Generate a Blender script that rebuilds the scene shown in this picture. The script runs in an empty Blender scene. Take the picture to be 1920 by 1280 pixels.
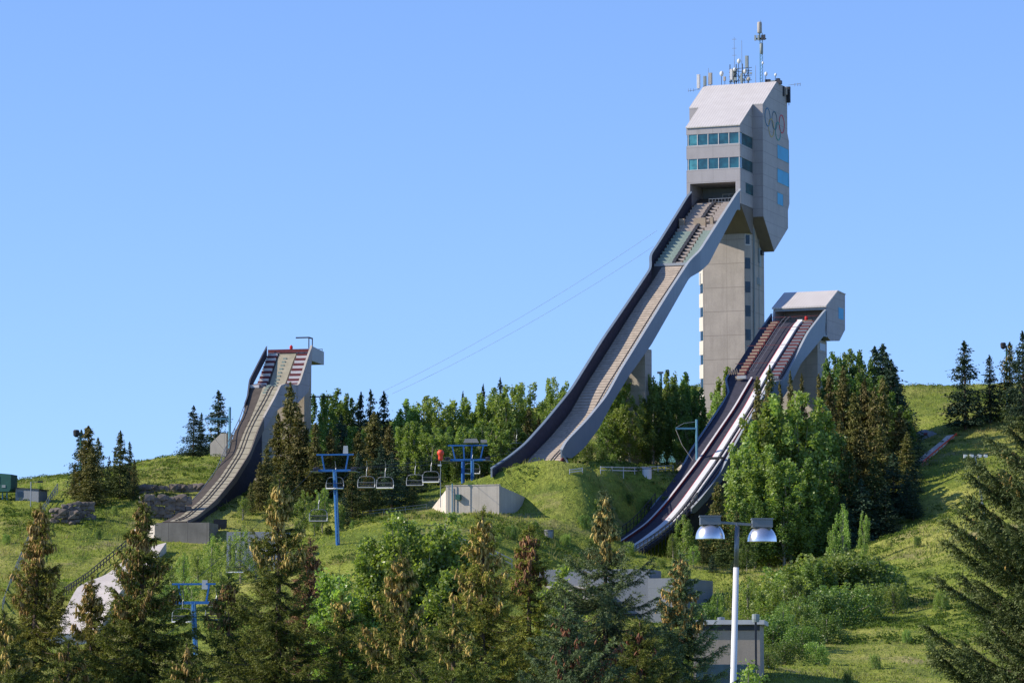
import bpy, math, random
import numpy as np
from mathutils import Vector
R = math.radians
sc = bpy.context.scene
# ------------------------------------------------------------ camera
FPX, CZ = 6650.0, 6.0
TILT = math.atan(650.0 / FPX)
cd = bpy.data.cameras.new('camera'); camo = bpy.data.objects.new('camera', cd); sc.collection.objects.link(camo)
camo.location = (0, 0, CZ); camo.rotation_euler = (R(90) + TILT, 0, 0)
cd.sensor_width = 36.0; cd.lens = FPX * 36.0 / 1920.0; cd.clip_start = 1.0; cd.clip_end = 20000.0
sc.camera = camo
sc.render.resolution_x = 1024; sc.render.resolution_y = 682
# ------------------------------------------------------------ light
SUN_EL = R(33); SUN_TH = R(5)          # sun stands to the left of the view, a little on the camera's side
sx, sy, sz = -math.cos(SUN_TH) * math.cos(SUN_EL), -math.sin(SUN_TH) * math.cos(SUN_EL), math.sin(SUN_EL)
world = bpy.data.worlds.new('World'); sc.world = world; world.use_nodes = True
wn = world.node_tree
bg = wn.nodes['Background']; sky = wn.nodes.new('ShaderNodeTexSky')
sky.sky_type = 'NISHITA'; sky.sun_disc = False
sky.sun_elevation = SUN_EL; sky.sun_rotation = math.atan2(sx, sy)
sky.air_density = 1.0; sky.dust_density = 0.15; sky.ozone_density = 3.0; sky.altitude = 1200
tc = wn.nodes.new('ShaderNodeTexCoord'); sp = wn.nodes.new('ShaderNodeSeparateXYZ'); cb = wn.nodes.new('ShaderNodeCombineXYZ')   # clear dry air: softer gradient towards the horizon
ma = wn.nodes.new('ShaderNodeMath'); ma.operation = 'MULTIPLY_ADD'; ma.inputs[1].default_value = 0.76; ma.inputs[2].default_value = 0.055
mx = wn.nodes.new('ShaderNodeMath'); mx.operation = 'MAXIMUM'
wn.links.new(tc.outputs['Generated'], sp.inputs[0]); wn.links.new(sp.outputs[2], ma.inputs[0]); wn.links.new(ma.outputs[0], mx.inputs[0]); wn.links.new(sp.outputs[2], mx.inputs[1])
wn.links.new(sp.outputs[0], cb.inputs[0]); wn.links.new(sp.outputs[1], cb.inputs[1]); wn.links.new(mx.outputs[0], cb.inputs[2]); wn.links.new(cb.outputs[0], sky.inputs[0])
tint = wn.nodes.new('ShaderNodeMix'); tint.data_type = 'RGBA'; tint.blend_type = 'MULTIPLY'; tint.inputs[0].default_value = 1.0
wn.links.new(sky.outputs[0], tint.inputs[6]); tint.inputs[7].default_value = (0.94, 1.05, 1.36, 1)
wn.links.new(tint.outputs[2], bg.inputs[0]); bg.inputs[1].default_value = 0.125
sl = bpy.data.lights.new('sun', 'SUN'); sun = bpy.data.objects.new('sun', sl); sc.collection.objects.link(sun)
sl.energy = 5.0; sl.angle = R(0.5); sl.color = (1.0, 0.9, 0.74)
sun.rotation_euler = Vector((sx, sy, sz)).to_track_quat('Z', 'Y').to_euler()
sc.view_settings.view_transform = 'Standard'; sc.view_settings.look = 'None'
sc.view_settings.exposure = 0.28; sc.view_settings.gamma = 1.0

# ------------------------------------------------------------ helpers
rng = np.random.default_rng(7); rnd = random.Random(5)
FW = np.array([0, math.cos(TILT), math.sin(TILT)]); UP = np.array([0, -math.sin(TILT), math.cos(TILT)]); CAM = np.array([0, 0, CZ])
def ray(px, py):
    d = FW * FPX + np.array([1., 0, 0]) * (px - 960) + UP * (640 - py); return d / d[1]
def P(px, py, D): return CAM + ray(px, py) * D
col = sc.collection
def tag(o, label=None, cat=None, group=None, kind=None):
    if label: o['label'] = label
    if cat: o['category'] = cat
    if group: o['group'] = group
    if kind: o['kind'] = kind
    return o
def empty(name, loc=(0, 0, 0), rz=0.0, label=None, cat=None, group=None):
    o = bpy.data.objects.new(name, None); col.objects.link(o)
    o.location = loc; o.rotation_euler = (0, 0, rz); o.empty_display_size = 0.5
    return tag(o, label, cat, group)
class MB:
    def __init__(s): s.v = []; s.f = []; s.m = []
    def add(s, vs, fs, mi=0):
        n = len(s.v); s.v += [tuple(map(float, q)) for q in vs]; s.f += [tuple(i + n for i in f) for f in fs]; s.m += [mi] * len(fs)
        return s
    def box(s, x0, x1, y0, y1, z0, z1, mi=0):
        x0, x1 = min(x0, x1), max(x0, x1); y0, y1 = min(y0, y1), max(y0, y1); z0, z1 = min(z0, z1), max(z0, z1)
        return s.add([(x0, y0, z0), (x1, y0, z0), (x1, y1, z0), (x0, y1, z0), (x0, y0, z1), (x1, y0, z1), (x1, y1, z1), (x0, y1, z1)],
              [(3, 2, 1, 0), (4, 5, 6, 7), (0, 1, 5, 4), (1, 2, 6, 5), (2, 3, 7, 6), (3, 0, 4, 7)], mi)
    def prism(s, pts, a, b, axis='x', mi=0):
        """polygon extruded: axis x -> pts are (y,z); axis y -> (x,z); axis z -> (x,y)"""
        ar = sum(pts[i][0] * pts[(i + 1) % len(pts)][1] - pts[(i + 1) % len(pts)][0] * pts[i][1] for i in range(len(pts)))
        if ar < 0: pts = pts[::-1]
        if a > b: a, b = b, a
        f = {'x': lambda p, t: (t, p[0], p[1]), 'y': lambda p, t: (p[0], t, p[1]), 'z': lambda p, t: (p[0], p[1], t)}[axis]
        n = len(pts); vs = [f(p, a) for p in pts] + [f(p, b) for p in pts]
        fs = [tuple(range(n - 1, -1, -1)), tuple(range(n, 2 * n))] + [(i, (i + 1) % n, (i + 1) % n + n, i + n) for i in range(n)]
        if axis == 'y': fs = [q[::-1] for q in fs]
        return s.add(vs, fs, mi)
    def tube(s, pts, r, n=8, r2=None, mi=0, caps=True):
        pts = [Vector(p) for p in pts]; k = len(pts); vs = []; fs = []
        for i, p in enumerate(pts):
            d = (pts[min(i + 1, k - 1)] - pts[max(i - 1, 0)])
            if d.length < 1e-9: d = Vector((0, 0, 1))
            d.normalize()
            a = Vector((0, 0, 1)) if abs(d.z) < .9 else Vector((1, 0, 0))
            e1 = d.cross(a).normalized(); e2 = d.cross(e1)
            rr = r if r2 is None else r + (r2 - r) * i / (k - 1)
            for j in range(n):
                t = 2 * math.pi * j / n; vs.append(p + e1 * (rr * math.cos(t)) + e2 * (rr * math.sin(t)))
        for i in range(k - 1):
            for j in range(n):
                a = i * n + j; b = i * n + (j + 1) % n; fs.append((a, b, b + n, a + n))
        if caps: fs += [tuple(range(n - 1, -1, -1)), tuple(range((k - 1) * n, k * n))]
        return s.add(vs, fs, mi)
    def bar(s, p, q, w, h=None, mi=0):
        """rectangular bar from p to q"""
        h = h or w; p, q = Vector(p), Vector(q); d = (q - p).normalized()
        a = Vector((0, 0, 1)) if abs(d.z) < .95 else Vector((0, 1, 0))
        e1 = d.cross(a).normalized(); e2 = e1.cross(d).normalized()
        c = [(-w / 2, -h / 2), (w / 2, -h / 2), (w / 2, h / 2), (-w / 2, h / 2)]
        vs = [p + e1 * x + e2 * y for x, y in c] + [q + e1 * x + e2 * y for x, y in c]
        return s.add(vs, [(3, 2, 1, 0), (4, 5, 6, 7), (0, 1, 5, 4), (1, 2, 6, 5), (2, 3, 7, 6), (3, 0, 4, 7)], mi)
    def lathe(s, prof, n=24, c=(0, 0, 0), mi=0):
        k = len(prof); vs = []; fs = []
        for r_, z in prof:
            for j in range(n):
                t = 2 * math.pi * j / n; vs.append((c[0] + r_ * math.cos(t), c[1] + r_ * math.sin(t), c[2] + z))
        for i in range(k - 1):
            for j in range(n):
                a = i * n + j; b = i * n + (j + 1) % n; fs.append((a, b, b + n, a + n))
        return s.add(vs, fs, mi)
    def build(s, name, mat, parent=None, smooth=False, label=None):
        me = bpy.data.meshes.new(name); me.from_pydata(s.v, [], s.f)
        for m in (mat if isinstance(mat, (list, tuple)) else [mat]): me.materials.append(m)
        if any(s.m): me.polygons.foreach_set('material_index', s.m)
        if smooth: me.polygons.foreach_set('use_smooth', [True] * len(s.f))
        me.update()
        o = bpy.data.objects.new(name, me); col.objects.link(o)
        if parent: o.parent = parent
        if label: o['label'] = label
        return o
def fastmesh(name, V, F, mat, tint=None, smooth=False):
    """V (n,3) floats, F (m,k) ints with k constant; tint: one value per vertex"""
    me = bpy.data.meshes.new(name); V = np.asarray(V, np.float32); F = np.asarray(F, np.int32); m, k = F.shape
    me.vertices.add(len(V)); me.vertices.foreach_set('co', V.ravel())
    me.loops.add(m * k); me.loops.foreach_set('vertex_index', F.ravel())
    me.polygons.add(m); me.polygons.foreach_set('loop_start', np.arange(0, m * k, k, dtype=np.int32))
    me.polygons.foreach_set('use_smooth', np.full(m, smooth))
    me.update(calc_edges=True)
    if tint is not None:
        a = me.attributes.new('tint', 'FLOAT', 'POINT'); a.data.foreach_set('value', np.asarray(tint, np.float32))
    me.materials.append(mat); me.validate()
    return me
def link(name, me, parent=None, loc=None, rz=0, scale=None, label=None, cat=None, group=None, kind=None):
    o = bpy.data.objects.new(name, me); col.objects.link(o)
    if parent: o.parent = parent
    if loc is not None: o.location = loc
    o.rotation_euler = (0, 0, rz)
    if scale is not None: o.scale = (scale,) * 3 if not hasattr(scale, '__len__') else scale
    return tag(o, label, cat, group, kind)

# ------------------------------------------------------------ materials
def nt(name):
    m = bpy.data.materials.new(name); m.use_nodes = True; t = m.node_tree
    return m, t, t.nodes['Principled BSDF'], t.nodes['Material Output']
def N(t, kind, **kw):
    n = t.nodes.new(kind)
    for k, v in kw.items():
        if k.startswith('i_'): n.inputs[k[2:].replace('_', ' ')].default_value = v
        else: setattr(n, k, v)
    return n
def mixc(t, fac, a, b, typ='MIX'):
    n = t.nodes.new('ShaderNodeMix'); n.data_type = 'RGBA'; n.blend_type = typ
    for sock, val in ((n.inputs[0], fac), (n.inputs[6], a), (n.inputs[7], b)):
        if hasattr(val, 'links'): t.links.new(val, sock)
        else: sock.default_value = val if not isinstance(val, tuple) or len(val) == 4 else (*val, 1)
    return n.outputs[2]
def ramp(t, fac, stops):
    n = t.nodes.new('ShaderNodeValToRGB'); t.links.new(fac, n.inputs[0]); e = n.color_ramp.elements
    while len(e) < len(stops): e.new(.5)
    for q, (p, c) in zip(e, stops): q.position = p; q.color = c if len(c) == 4 else (*c, 1)
    return n.outputs[0]
def noise(t, scale, detail=4, vec=None, rough=.6, stretch=None):
    n = N(t, 'ShaderNodeTexNoise'); n.inputs['Scale'].default_value = scale; n.inputs['Detail'].default_value = detail; n.inputs['Roughness'].default_value = rough
    if vec is None: vec = N(t, 'ShaderNodeTexCoord').outputs['Object']
    if stretch:
        mp = N(t, 'ShaderNodeMapping'); mp.inputs['Scale'].default_value = stretch; t.links.new(vec, mp.inputs[0]); vec = mp.outputs[0]
    t.links.new(vec, n.inputs['Vector']); return n.outputs[0]
def plain(name, c, rough=.6, metal=0.0, var=.12, scale=1.2, streak=False, spec=.4):
    m, t, b, o = nt(name)
    n1 = noise(t, scale, 5, stretch=(1, 1, .25) if streak else None)
    d = tuple(x * (1 - var) for x in c); l = tuple(min(1, x * (1 + var)) for x in c)
    c1 = ramp(t, n1, [(.3, d), (.7, l)])
    t.links.new(c1, b.inputs['Base Color']); b.inputs['Roughness'].default_value = rough; b.inputs['Metallic'].default_value = metal
    b.inputs['Specular IOR Level'].default_value = spec
    return m
def lines_mask(t, vec, comp, period, width, offset=0.0):
    """1 on thin lines perpendicular to an axis of the object's own space"""
    s = N(t, 'ShaderNodeSeparateXYZ'); t.links.new(vec, s.inputs[0])
    a = N(t, 'ShaderNodeMath', operation='ADD'); t.links.new(s.outputs[comp], a.inputs[0]); a.inputs[1].default_value = offset + 1000 * period
    m = N(t, 'ShaderNodeMath', operation='MODULO'); t.links.new(a.outputs[0], m.inputs[0]); m.inputs[1].default_value = period
    l = N(t, 'ShaderNodeMath', operation='LESS_THAN'); t.links.new(m.outputs[0], l.inputs[0]); l.inputs[1].default_value = width
    return l.outputs[0]
def mmax(t, a, b):
    n = N(t, 'ShaderNodeMath', operation='MAXIMUM'); t.links.new(a, n.inputs[0]); t.links.new(b, n.inputs[1]); return n.outputs[0]
def concrete(name, c, seams=(), var=.13, rough=.85, dark=.6):
    """seams: (axis index, period, width, offset)"""
    m, t, b, o = nt(name); vec = N(t, 'ShaderNodeTexCoord').outputs['Object']
    n1 = noise(t, .35, 6, vec); n2 = noise(t, 1.6, 5, vec, .7, (1, 1, .09)); n3 = noise(t, 9, 3, vec)
    c1 = ramp(t, n1, [(.3, tuple(x * (1 - var) for x in c)), (.7, tuple(x * (1 + var) for x in c))])
    c2 = mixc(t, ramp(t, n2, [(.50, (0, 0, 0)), (.72, (.6, .6, .6))]), c1, tuple(x * .72 for x in c))
    c3 = mixc(t, .12, c2, ramp(t, n3, [(.3, (.1, .1, .1)), (.7, (.9, .9, .9))]), 'OVERLAY')
    if seams:
        k = None
        for s in seams:
            q = lines_mask(t, vec, *s); k = q if k is None else mmax(t, k, q)
        c3 = mixc(t, k, c3, tuple(x * dark for x in c))
    t.links.new(c3, b.inputs['Base Color']); b.inputs['Roughness'].default_value = rough
    return m
def glass(name, c=(.02, .09, .12), rough=.06, ior=1.7):
    m, t, b, o = nt(name)
    n1 = noise(t, .8, 2); t.links.new(ramp(t, n1, [(.35, tuple(x * .6 for x in c)), (.65, tuple(x * 1.5 for x in c))]), b.inputs['Base Color'])
    b.inputs['Roughness'].default_value = rough; b.inputs['IOR'].default_value = ior
    return m
def foliage(name, c1, c2, trans=.3, rough=.7, spec=.2, hue=.0):
    """c1..c2 picked by the 'tint' attribute of every leaf and a little by the tree itself"""
    m, t, b, o = nt(name)
    a = N(t, 'ShaderNodeAttribute', attribute_name='tint'); oi = N(t, 'ShaderNodeObjectInfo')
    cc = mixc(t, a.outputs['Fac'], c1, c2)
    hs = N(t, 'ShaderNodeHueSaturation'); t.links.new(cc, hs.inputs['Color'])
    mr = N(t, 'ShaderNodeMapRange'); t.links.new(oi.outputs['Random'], mr.inputs[0]); mr.inputs[3].default_value = .78; mr.inputs[4].default_value = 1.25
    t.links.new(mr.outputs[0], hs.inputs['Value'])
    mr2 = N(t, 'ShaderNodeMapRange'); t.links.new(oi.outputs['Random'], mr2.inputs[0]); mr2.inputs[3].default_value = .485; mr2.inputs[4].default_value = .515
    t.links.new(mr2.outputs[0], hs.inputs['Hue'])
    t.links.new(hs.outputs[0], b.inputs['Base Color']); b.inputs['Roughness'].default_value = rough; b.inputs['Specular IOR Level'].default_value = spec
    tr = N(t, 'ShaderNodeBsdfTranslucent')
    br = N(t, 'ShaderNodeMix', data_type='RGBA', blend_type='MULTIPLY'); br.inputs[0].default_value = 1; t.links.new(hs.outputs[0], br.inputs[6]); br.inputs[7].default_value = (1.3, 1.4, .55, 1)
    t.links.new(br.outputs[2], tr.inputs[0])
    ms = N(t, 'ShaderNodeMixShader'); ms.inputs[0].default_value = trans
    t.links.new(b.outputs[0], ms.inputs[1]); t.links.new(tr.outputs[0], ms.inputs[2]); t.links.new(ms.outputs[0], o.inputs[0])
    return m

M = {}
M['pod'] = concrete('pod_cladding', (.375, .352, .365), ((2, 1.75, .09, .3), (0, 4.2, .08, .1)), .09, .7, .72)
M['shaft'] = concrete('shaft_concrete', (.41, .362, .325), ((2, 3.62, .09, .9), (0, 3.6, .05, .3)), .12, .9, .62)
M['chamfer'] = concrete('pale_concrete', (.60, .56, .49), (), .06)
M['pier'] = concrete('pier_concrete', (.40, .36, .31), ((2, 1.8, .05, .2),), .12)
M['steel_panel'] = concrete('painted_panel', (.15, .195, .25), ((1, 2.6, .05, 0),), .05, .5, .8)
M['steel_panel_light'] = plain('painted_panel_light', (.33, .36, .39), .5, 0, .06, .6)
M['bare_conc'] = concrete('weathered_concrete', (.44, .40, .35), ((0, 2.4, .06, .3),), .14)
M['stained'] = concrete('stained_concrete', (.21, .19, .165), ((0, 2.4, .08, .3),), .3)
M['pale_conc'] = concrete('pale_and_sunlit_concrete', (.62, .55, .48), (), .12)  # pale ramp concrete, also paints the sunlit bunker wing
M['soffit'] = concrete('brown_soffit_and_shade', (.17, .145, .13), (), .08)  # soffit brown, also the painted shade of a lower side wall
M['glass'] = glass('teal_glass', (.012, .085, .11)); M['glass_dark'] = glass('dark_glass', (.008, .03, .05), .1, 1.45); M['glass_sky'] = plain('glass_sky_reflection', (.02, .33, .60), .45, 0, .1, .5, False, .2)  # the bright blue base colour paints the sky reflected in side windows
M['glass_left'] = glass('light_teal_glass', (.05, .22, .25))
M['white'] = plain('white_paint', (.72, .72, .72), .5, 0, .05); M['offwhite'] = plain('offwhite_paint', (.62, .60, .60), .5, 0, .08, 2)
M['dark'] = plain('dark_steel', (.035, .038, .05), .6, .2, .2); M['black'] = plain('black_paint', (.015, .016, .02), .6, 0, .2)
M['navy'] = plain('dark_track_mat_and_shade', (.035, .035, .055), .8, 0, .25, 2); M['galv'] = plain('galvanised_steel', (.22, .235, .25), .45, .6, .1, 3)  # navy is the track mat colour and also serves as painted shade
M['blue'] = plain('blue_paint', (.012, .11, .36), .5, 0, .15, 1); M['ltblue'] = plain('faded_blue_paint', (.10, .27, .38), .6, 0, .15, 1)
M['teal'] = plain('teal_paint', (.01, .085, .07), .6, 0, .15); M['red'] = plain('red_paint', (.55, .02, .02), .55, 0, .1); M['maroon'] = plain('maroon_boards', (.13, .025, .032), .7, 0, .2, 3)
M['tanbox'] = plain('tan_board', (.34, .27, .20), .8, 0, .12, 2); M['pinkstep'] = plain('pinkish_tread', (.40, .34, .30), .8, 0, .2, 3); M['greenstep'] = plain('greenish_tread', (.27, .34, .30), .8, 0, .18, 2)
M['slat'] = plain('weathered_slat', (.42, .35, .28), .85, 0, .2, 1.5); M['slatgap'] = plain('slat_gap', (.08, .065, .055), .9, 0, .2)
M['trackgreen'] = plain('worn_green_track', (.33, .30, .22), .85, 0, .16, .9); M['orange'] = plain('orange_paint', (.75, .08, .04), .5, 0, .1)
M['tan'] = plain('beige_radome', (.40, .36, .32), .6, 0, .06); M['greypanel'] = plain('grey_radome', (.24, .28, .29), .6, 0, .08); M['wire'] = plain('steel_wire', (.22, .26, .32), .6, .3, .05)
M['greywall'] = concrete('blue_grey_wall', (.21, .23, .26), ((2, 2.5, .05, 0),), .05, .8, .85)
M['brownwall'] = concrete('brown_grey_wall', (.33, .28, .235), (), .06)
M['roofwhite'] = plain('pale_roof', (.50, .50, .52), .5, 0, .1)
M['bark'] = plain('bark', (.12, .085, .06), .95, 0, .35, 6); M['barkpale'] = plain('pale_bark', (.28, .25, .20), .9, 0, .3, 5); M['rock'] = plain('rock', (.17, .14, .12), .95, 0, .5, .9)
M['ring_blue'] = plain('ring_blue', (.03, .16, .30), .6); M['ring_black'] = plain('ring_black', (.04, .12, .17), .6); M['ring_red'] = plain('ring_red', (.55, .03, .05), .6); M['ring_yellow'] = plain('ring_yellow', (.50, .38, .14), .6); M['ring_green'] = plain('ring_green', (.03, .28, .26), .6)
M['alu'] = plain('brushed_aluminium', (.72, .72, .74), .28, .9, .06, 6)
def roofmat():
    m, t, b, o = nt('ribbed_roof'); vec = N(t, 'ShaderNodeTexCoord').outputs['Object']
    k = lines_mask(t, vec, 0, .42, .09)
    n1 = noise(t, .5, 4, vec)
    t.links.new(mixc(t, k, ramp(t, n1, [(.3, (.52, .485, .47)), (.7, (.60, .565, .55))]), (.44, .41, .39)), b.inputs['Base Color']); b.inputs['Roughness'].default_value = .6
    return m
M['roof'] = roofmat()
def terrain_mat():
    m, t, b, o = nt('meadow_ground'); vec = N(t, 'ShaderNodeTexCoord').outputs['Object']
    n1 = noise(t, .035, 6, vec, .62); n2 = noise(t, .22, 6, vec, .7); n3 = noise(t, 1.8, 4, vec, .75); n4 = noise(t, .09, 5, vec, .6, (1, 1, 2))
    c1 = ramp(t, n1, [(.35, (.15, .20, .035)), (.5, (.24, .28, .05)), (.66, (.36, .34, .10))])
    c2 = mixc(t, ramp(t, n2, [(.48, (0, 0, 0)), (.68, (.9, .9, .9))]), c1, (.06, .105, .02))
    c3 = mixc(t, ramp(t, n4, [(.56, (0, 0, 0)), (.68, (.8, .8, .8))]), c2, (.30, .25, .13))
    c4 = mixc(t, .75, c3, ramp(t, n3, [(.25, (.22, .22, .22)), (.75, (.8, .8, .8))]), 'OVERLAY')
    t.links.new(c4, b.inputs['Base Color']); b.inputs['Roughness'].default_value = .95; b.inputs['Specular IOR Level'].default_value = .1
    bp = N(t, 'ShaderNodeBump'); bp.inputs['Strength'].default_value = .9; bp.inputs['Distance'].default_value = .5; t.links.new(n3, bp.inputs['Height']); t.links.new(bp.outputs[0], b.inputs['Normal'])
    return m
M['ground'] = terrain_mat()
M['grass'] = foliage('grass_blades', (.15, .22, .035), (.46, .46, .12), .4)
M['shrub'] = foliage('shrub_leaves', (.05, .10, .02), (.16, .23, .05), .35)
M['spruce'] = foliage('spruce_needles', (.032, .055, .02), (.095, .12, .035), .15)
M['spruce_br'] = foliage('spruce_needles_olive', (.055, .065, .018), (.17, .155, .045), .15)
M['spruce_dk'] = foliage('spruce_needles_dark', (.018, .040, .028), (.05, .085, .045), .1)
M['poplar'] = foliage('poplar_leaves', (.12, .185, .04), (.33, .42, .12), .42, .45, .4)
M['poplar_dk'] = foliage('poplar_leaves_dark', (.065, .12, .03), (.18, .26, .06), .35, .45, .4)
M['poplar_fg'] = foliage('glossy_leaves', (.13, .21, .045), (.38, .47, .14), .5, .36, .5)
M['fg_olive'] = foliage('needles_olive', (.09, .10, .018), (.36, .34, .07), .25, .6)
M['fg_green'] = foliage('needles_green', (.06, .09, .018), (.26, .29, .07), .25, .6)
M['fg_blue'] = foliage('needles_bluish', (.06, .095, .045), (.22, .28, .13), .2, .6)
M['fg_dark'] = foliage('needles_deep_green', (.035, .055, .02), (.15, .18, .06), .15, .6)
M['fg_red'] = foliage('needles_rusty', (.12, .06, .035), (.32, .17, .10), .15, .7)
M['cones'] = foliage('tan_cones', (.19, .11, .03), (.56, .38, .13), .05, .6)
M['cones_mid'] = foliage('olive_brown_cones', (.15, .12, .04), (.36, .29, .12), .05, .6)
M['cones_red'] = foliage('rusty_cones', (.13, .05, .025), (.30, .14, .07), .05, .6)

# ------------------------------------------------------------ terrain
CP = [(0,925,470),(40,925,472),(90,922,472),(170,905,476),(260,885,480),(340,868,482),(400,848,484),(0,1000,432),(100,985,436),(0,1100,392),(0,1250,345),(150,1000,432),(230,990,436),(300,1003,436),
 (120,1180,378),(215,1090,405),(290,1030,424),(60,1180,375),(400,1015,432),(420,1075,405),(300,1150,380),(400,1270,335),(200,1270,335),(440,955,448),(360,985,440),(540,985,440),(500,1050,410),
 (634,1025,412),(640,1090,385),(700,1055,388),(780,972,425),(836,968,434),(800,962,441),(808,972,432),(936,963,437),(1012,945,451),(975,954,444),(1110,1150,400),(1250,1200,398),(1010,1130,396),(900,905,452),(1010,864,450),(975,872,449),(935,890,448),(1045,871,449),(1072,884,447),(1120,887,449),(1160,889,456),(1200,890,463),(1250,892,470),
 (1100,948,441),(1130,960,445),(1160,1044,446),(1175,1020,450),(1200,962,458),(1185,1032,452),(1225,988,457),(1110,1062,428),(850,1060,398),(1000,1010,420),(700,950,445),(1240,903,464),(780,1100,380),
 (600,815,600),(740,792,600),(850,800,600),(1010,762,600),(1060,745,600),(1300,730,610),(1500,726,610),(1690,726,600),(1800,726,600),(1920,724,600),(430,850,560),(200,900,540),(0,930,540),
 (1290,1010,456),(1330,1065,430),(1250,1055,436),(1450,1075,440),(1550,1050,440),(1700,1005,445),(1430,1125,398),(1600,1062,412),(1750,982,424),(1850,938,430),(1920,915,435),(1900,1100,370),(1900,1280,290),(1600,1280,280),
 (1620,1150,350),(1450,1260,285),(1800,905,456),(1750,872,478),(1900,835,490),(1720,825,502),(1750,800,512),(1900,780,530),(1400,1200,330),(1860,960,415)]
W = [P(a, b, c) for a, b, c in CP]
W += [np.array(q, float) for q in [(0,0,0),(-60,0,0),(60,0,0),(-70,160,0),(0,160,0),(70,160,0),(-40,240,1.5),(0,260,3),(40,235,2),(-20,320,7),(10,350,10),(20,380,13),(38,500,38),(20,500,37),(30,535,38),(50,520,37),(-25,490,33),(-10,480,33),(5,490,35),
     (-90,400,17),(100,420,24),(-100,300,5),(100,300,9),(-110,480,30),(110,520,42),(-30,510,34),(-60,330,6)]]
W += [np.array([q[0] * 1.15, 720.0, q[2] - 9]) for q in W if abs(q[1] - 600) < 12]
W = np.array(W); S = 100.0
def _phi(r2): return np.where(r2 > 1e-12, .5 * r2 * np.log(np.maximum(r2, 1e-12)), 0)
X = W[:, :2] / S; n = len(X)
K = _phi(((X[:, None] - X[None]) ** 2).sum(-1)) + np.eye(n) * 2e-4
Q = np.c_[np.ones(n), X]; A = np.block([[K, Q], [Q.T, np.zeros((3, 3))]])
SOL = np.linalg.solve(A, np.r_[W[:, 2], 0, 0, 0])
def vnoise(x, y, s, seed):
    r = np.random.default_rng(seed); tb = r.random((256, 256)); x = x / s + 77.7; y = y / s + 33.3
    xi = np.floor(x).astype(int); yi = np.floor(y).astype(int); fx = x - xi; fy = y - yi
    fx = fx * fx * (3 - 2 * fx); fy = fy * fy * (3 - 2 * fy)
    g = lambda a, b: tb[a % 256, b % 256]
    return (g(xi, yi) * (1 - fx) + g(xi + 1, yi) * fx) * (1 - fy) + (g(xi, yi + 1) * (1 - fx) + g(xi + 1, yi + 1) * fx) * fy - .5
def gz_arr(x, y, rough=True):
    x = np.asarray(x, float); y = np.asarray(y, float); out = np.empty(x.size); xf = x.ravel(); yf = y.ravel()
    for i in range(0, x.size, 20000):
        p = np.c_[xf[i:i + 20000], yf[i:i + 20000]]; pc = np.c_[np.clip(p[:, 0], -130, 130), np.clip(p[:, 1], 0, 740)] / S
        out[i:i + 20000] = _phi(((pc[:, None] - X[None]) ** 2).sum(-1)) @ SOL[:n] + SOL[n] + pc @ SOL[n + 1:]
    d = np.maximum(np.maximum(np.abs(xf) - 130, yf - 740), np.maximum(-yf, 0)); k = np.clip(d / 400, 0, 1); k = k * k * (3 - 2 * k)
    out = out * (1 - k) - 5 * k
    if rough:
        am = np.clip((yf - 200) / 100, 0, 1)
        out = out + am * (vnoise(xf, yf, 14, 1) * .8 + vnoise(xf, yf, 6, 2) * .6 + vnoise(xf, yf, 2.4, 3) * .35 + vnoise(xf, yf, 1.1, 4) * .18)
    return out.reshape(x.shape)
def gz(x, y): return float(gz_arr(np.array([x]), np.array([y]))[0])
def axis(lo, hi, step, far_lo, far_hi):
    a = list(np.arange(lo, hi + .01, step)); s = step; q = hi
    while q < far_hi: s *= 1.25; q += s; a.append(q)
    s = step; q = lo; b = []
    while q > far_lo: s *= 1.25; q -= s; b.append(q)
    return np.array(b[::-1] + a)
gx = axis(-85, 90, .8, -6000, 6000); gy = axis(250, 615, .9, -1500, 9000)
GX, GY = np.meshgrid(gx, gy); GZ = gz_arr(GX, GY)
nx, ny = len(gx), len(gy)
ii = (np.arange(ny - 1)[:, None] * nx + np.arange(nx - 1)[None]).ravel()
me = fastmesh('hill_ground', np.c_[GX.ravel(), GY.ravel(), GZ.ravel()], np.c_[ii, ii + 1, ii + nx + 1, ii + nx], M['ground'], smooth=True)
link('hill_ground', me, kind='structure')
_D = np.arange(230., 660., .5)
def hitD(px, py):
    """distance at which the line of sight through a photo point meets the hill"""
    d = ray(px, py); x = d[0] * _D; z = CZ + d[2] * _D; g = gz_arr(x, _D); k = np.nonzero(g > z)[0]
    return float(_D[k[0]]) if len(k) else 600.0
def onhill(px, py, dz=0.0):
    D = hitD(px, py); p = P(px, py, D); return (float(p[0]), D, gz(p[0], D) + dz)

# ------------------------------------------------------------ local frame of a building: x along its front, y backwards
class Frame:
    def __init__(s, px, D, a):
        a = R(a); s.a = a; s.u = np.array([math.cos(a), -math.sin(a)]); s.v = np.array([math.sin(a), math.cos(a)])
        s.o = P(px, 640, D)[:2]; s.z0 = 0.0
    def onu(s, px, py, c):                 # photo point on the plane x=c -> (y, z)
        r = ray(px, py); k = (c + s.o @ s.u) / (r[:2] @ s.u); p = CAM + r * k; return (float((p[:2] - s.o) @ s.v), float(p[2]) - s.z0)
    def onv(s, px, py, c):                 # photo point on the plane y=c -> (x, z)
        r = ray(px, py); k = (c + s.o @ s.v) / (r[:2] @ s.v); p = CAM + r * k; return (float((p[:2] - s.o) @ s.u), float(p[2]) - s.z0)
    def loc(s, p):                         # world -> local
        d = np.array(p[:2]) - s.o; return (float(d @ s.u), float(d @ s.v), float(p[2]) - s.z0)
    def world(s, u, v): return s.o + s.u * u + s.v * v
    def zat(s, u, v, py):
        w = s.world(u, v); return CZ + w[1] * (ray(960, py)[2]) - s.z0
    def root(s, name, label, cat, group=None):
        return empty(name, (s.o[0], s.o[1], s.z0), -s.a, label, cat, group)
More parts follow.
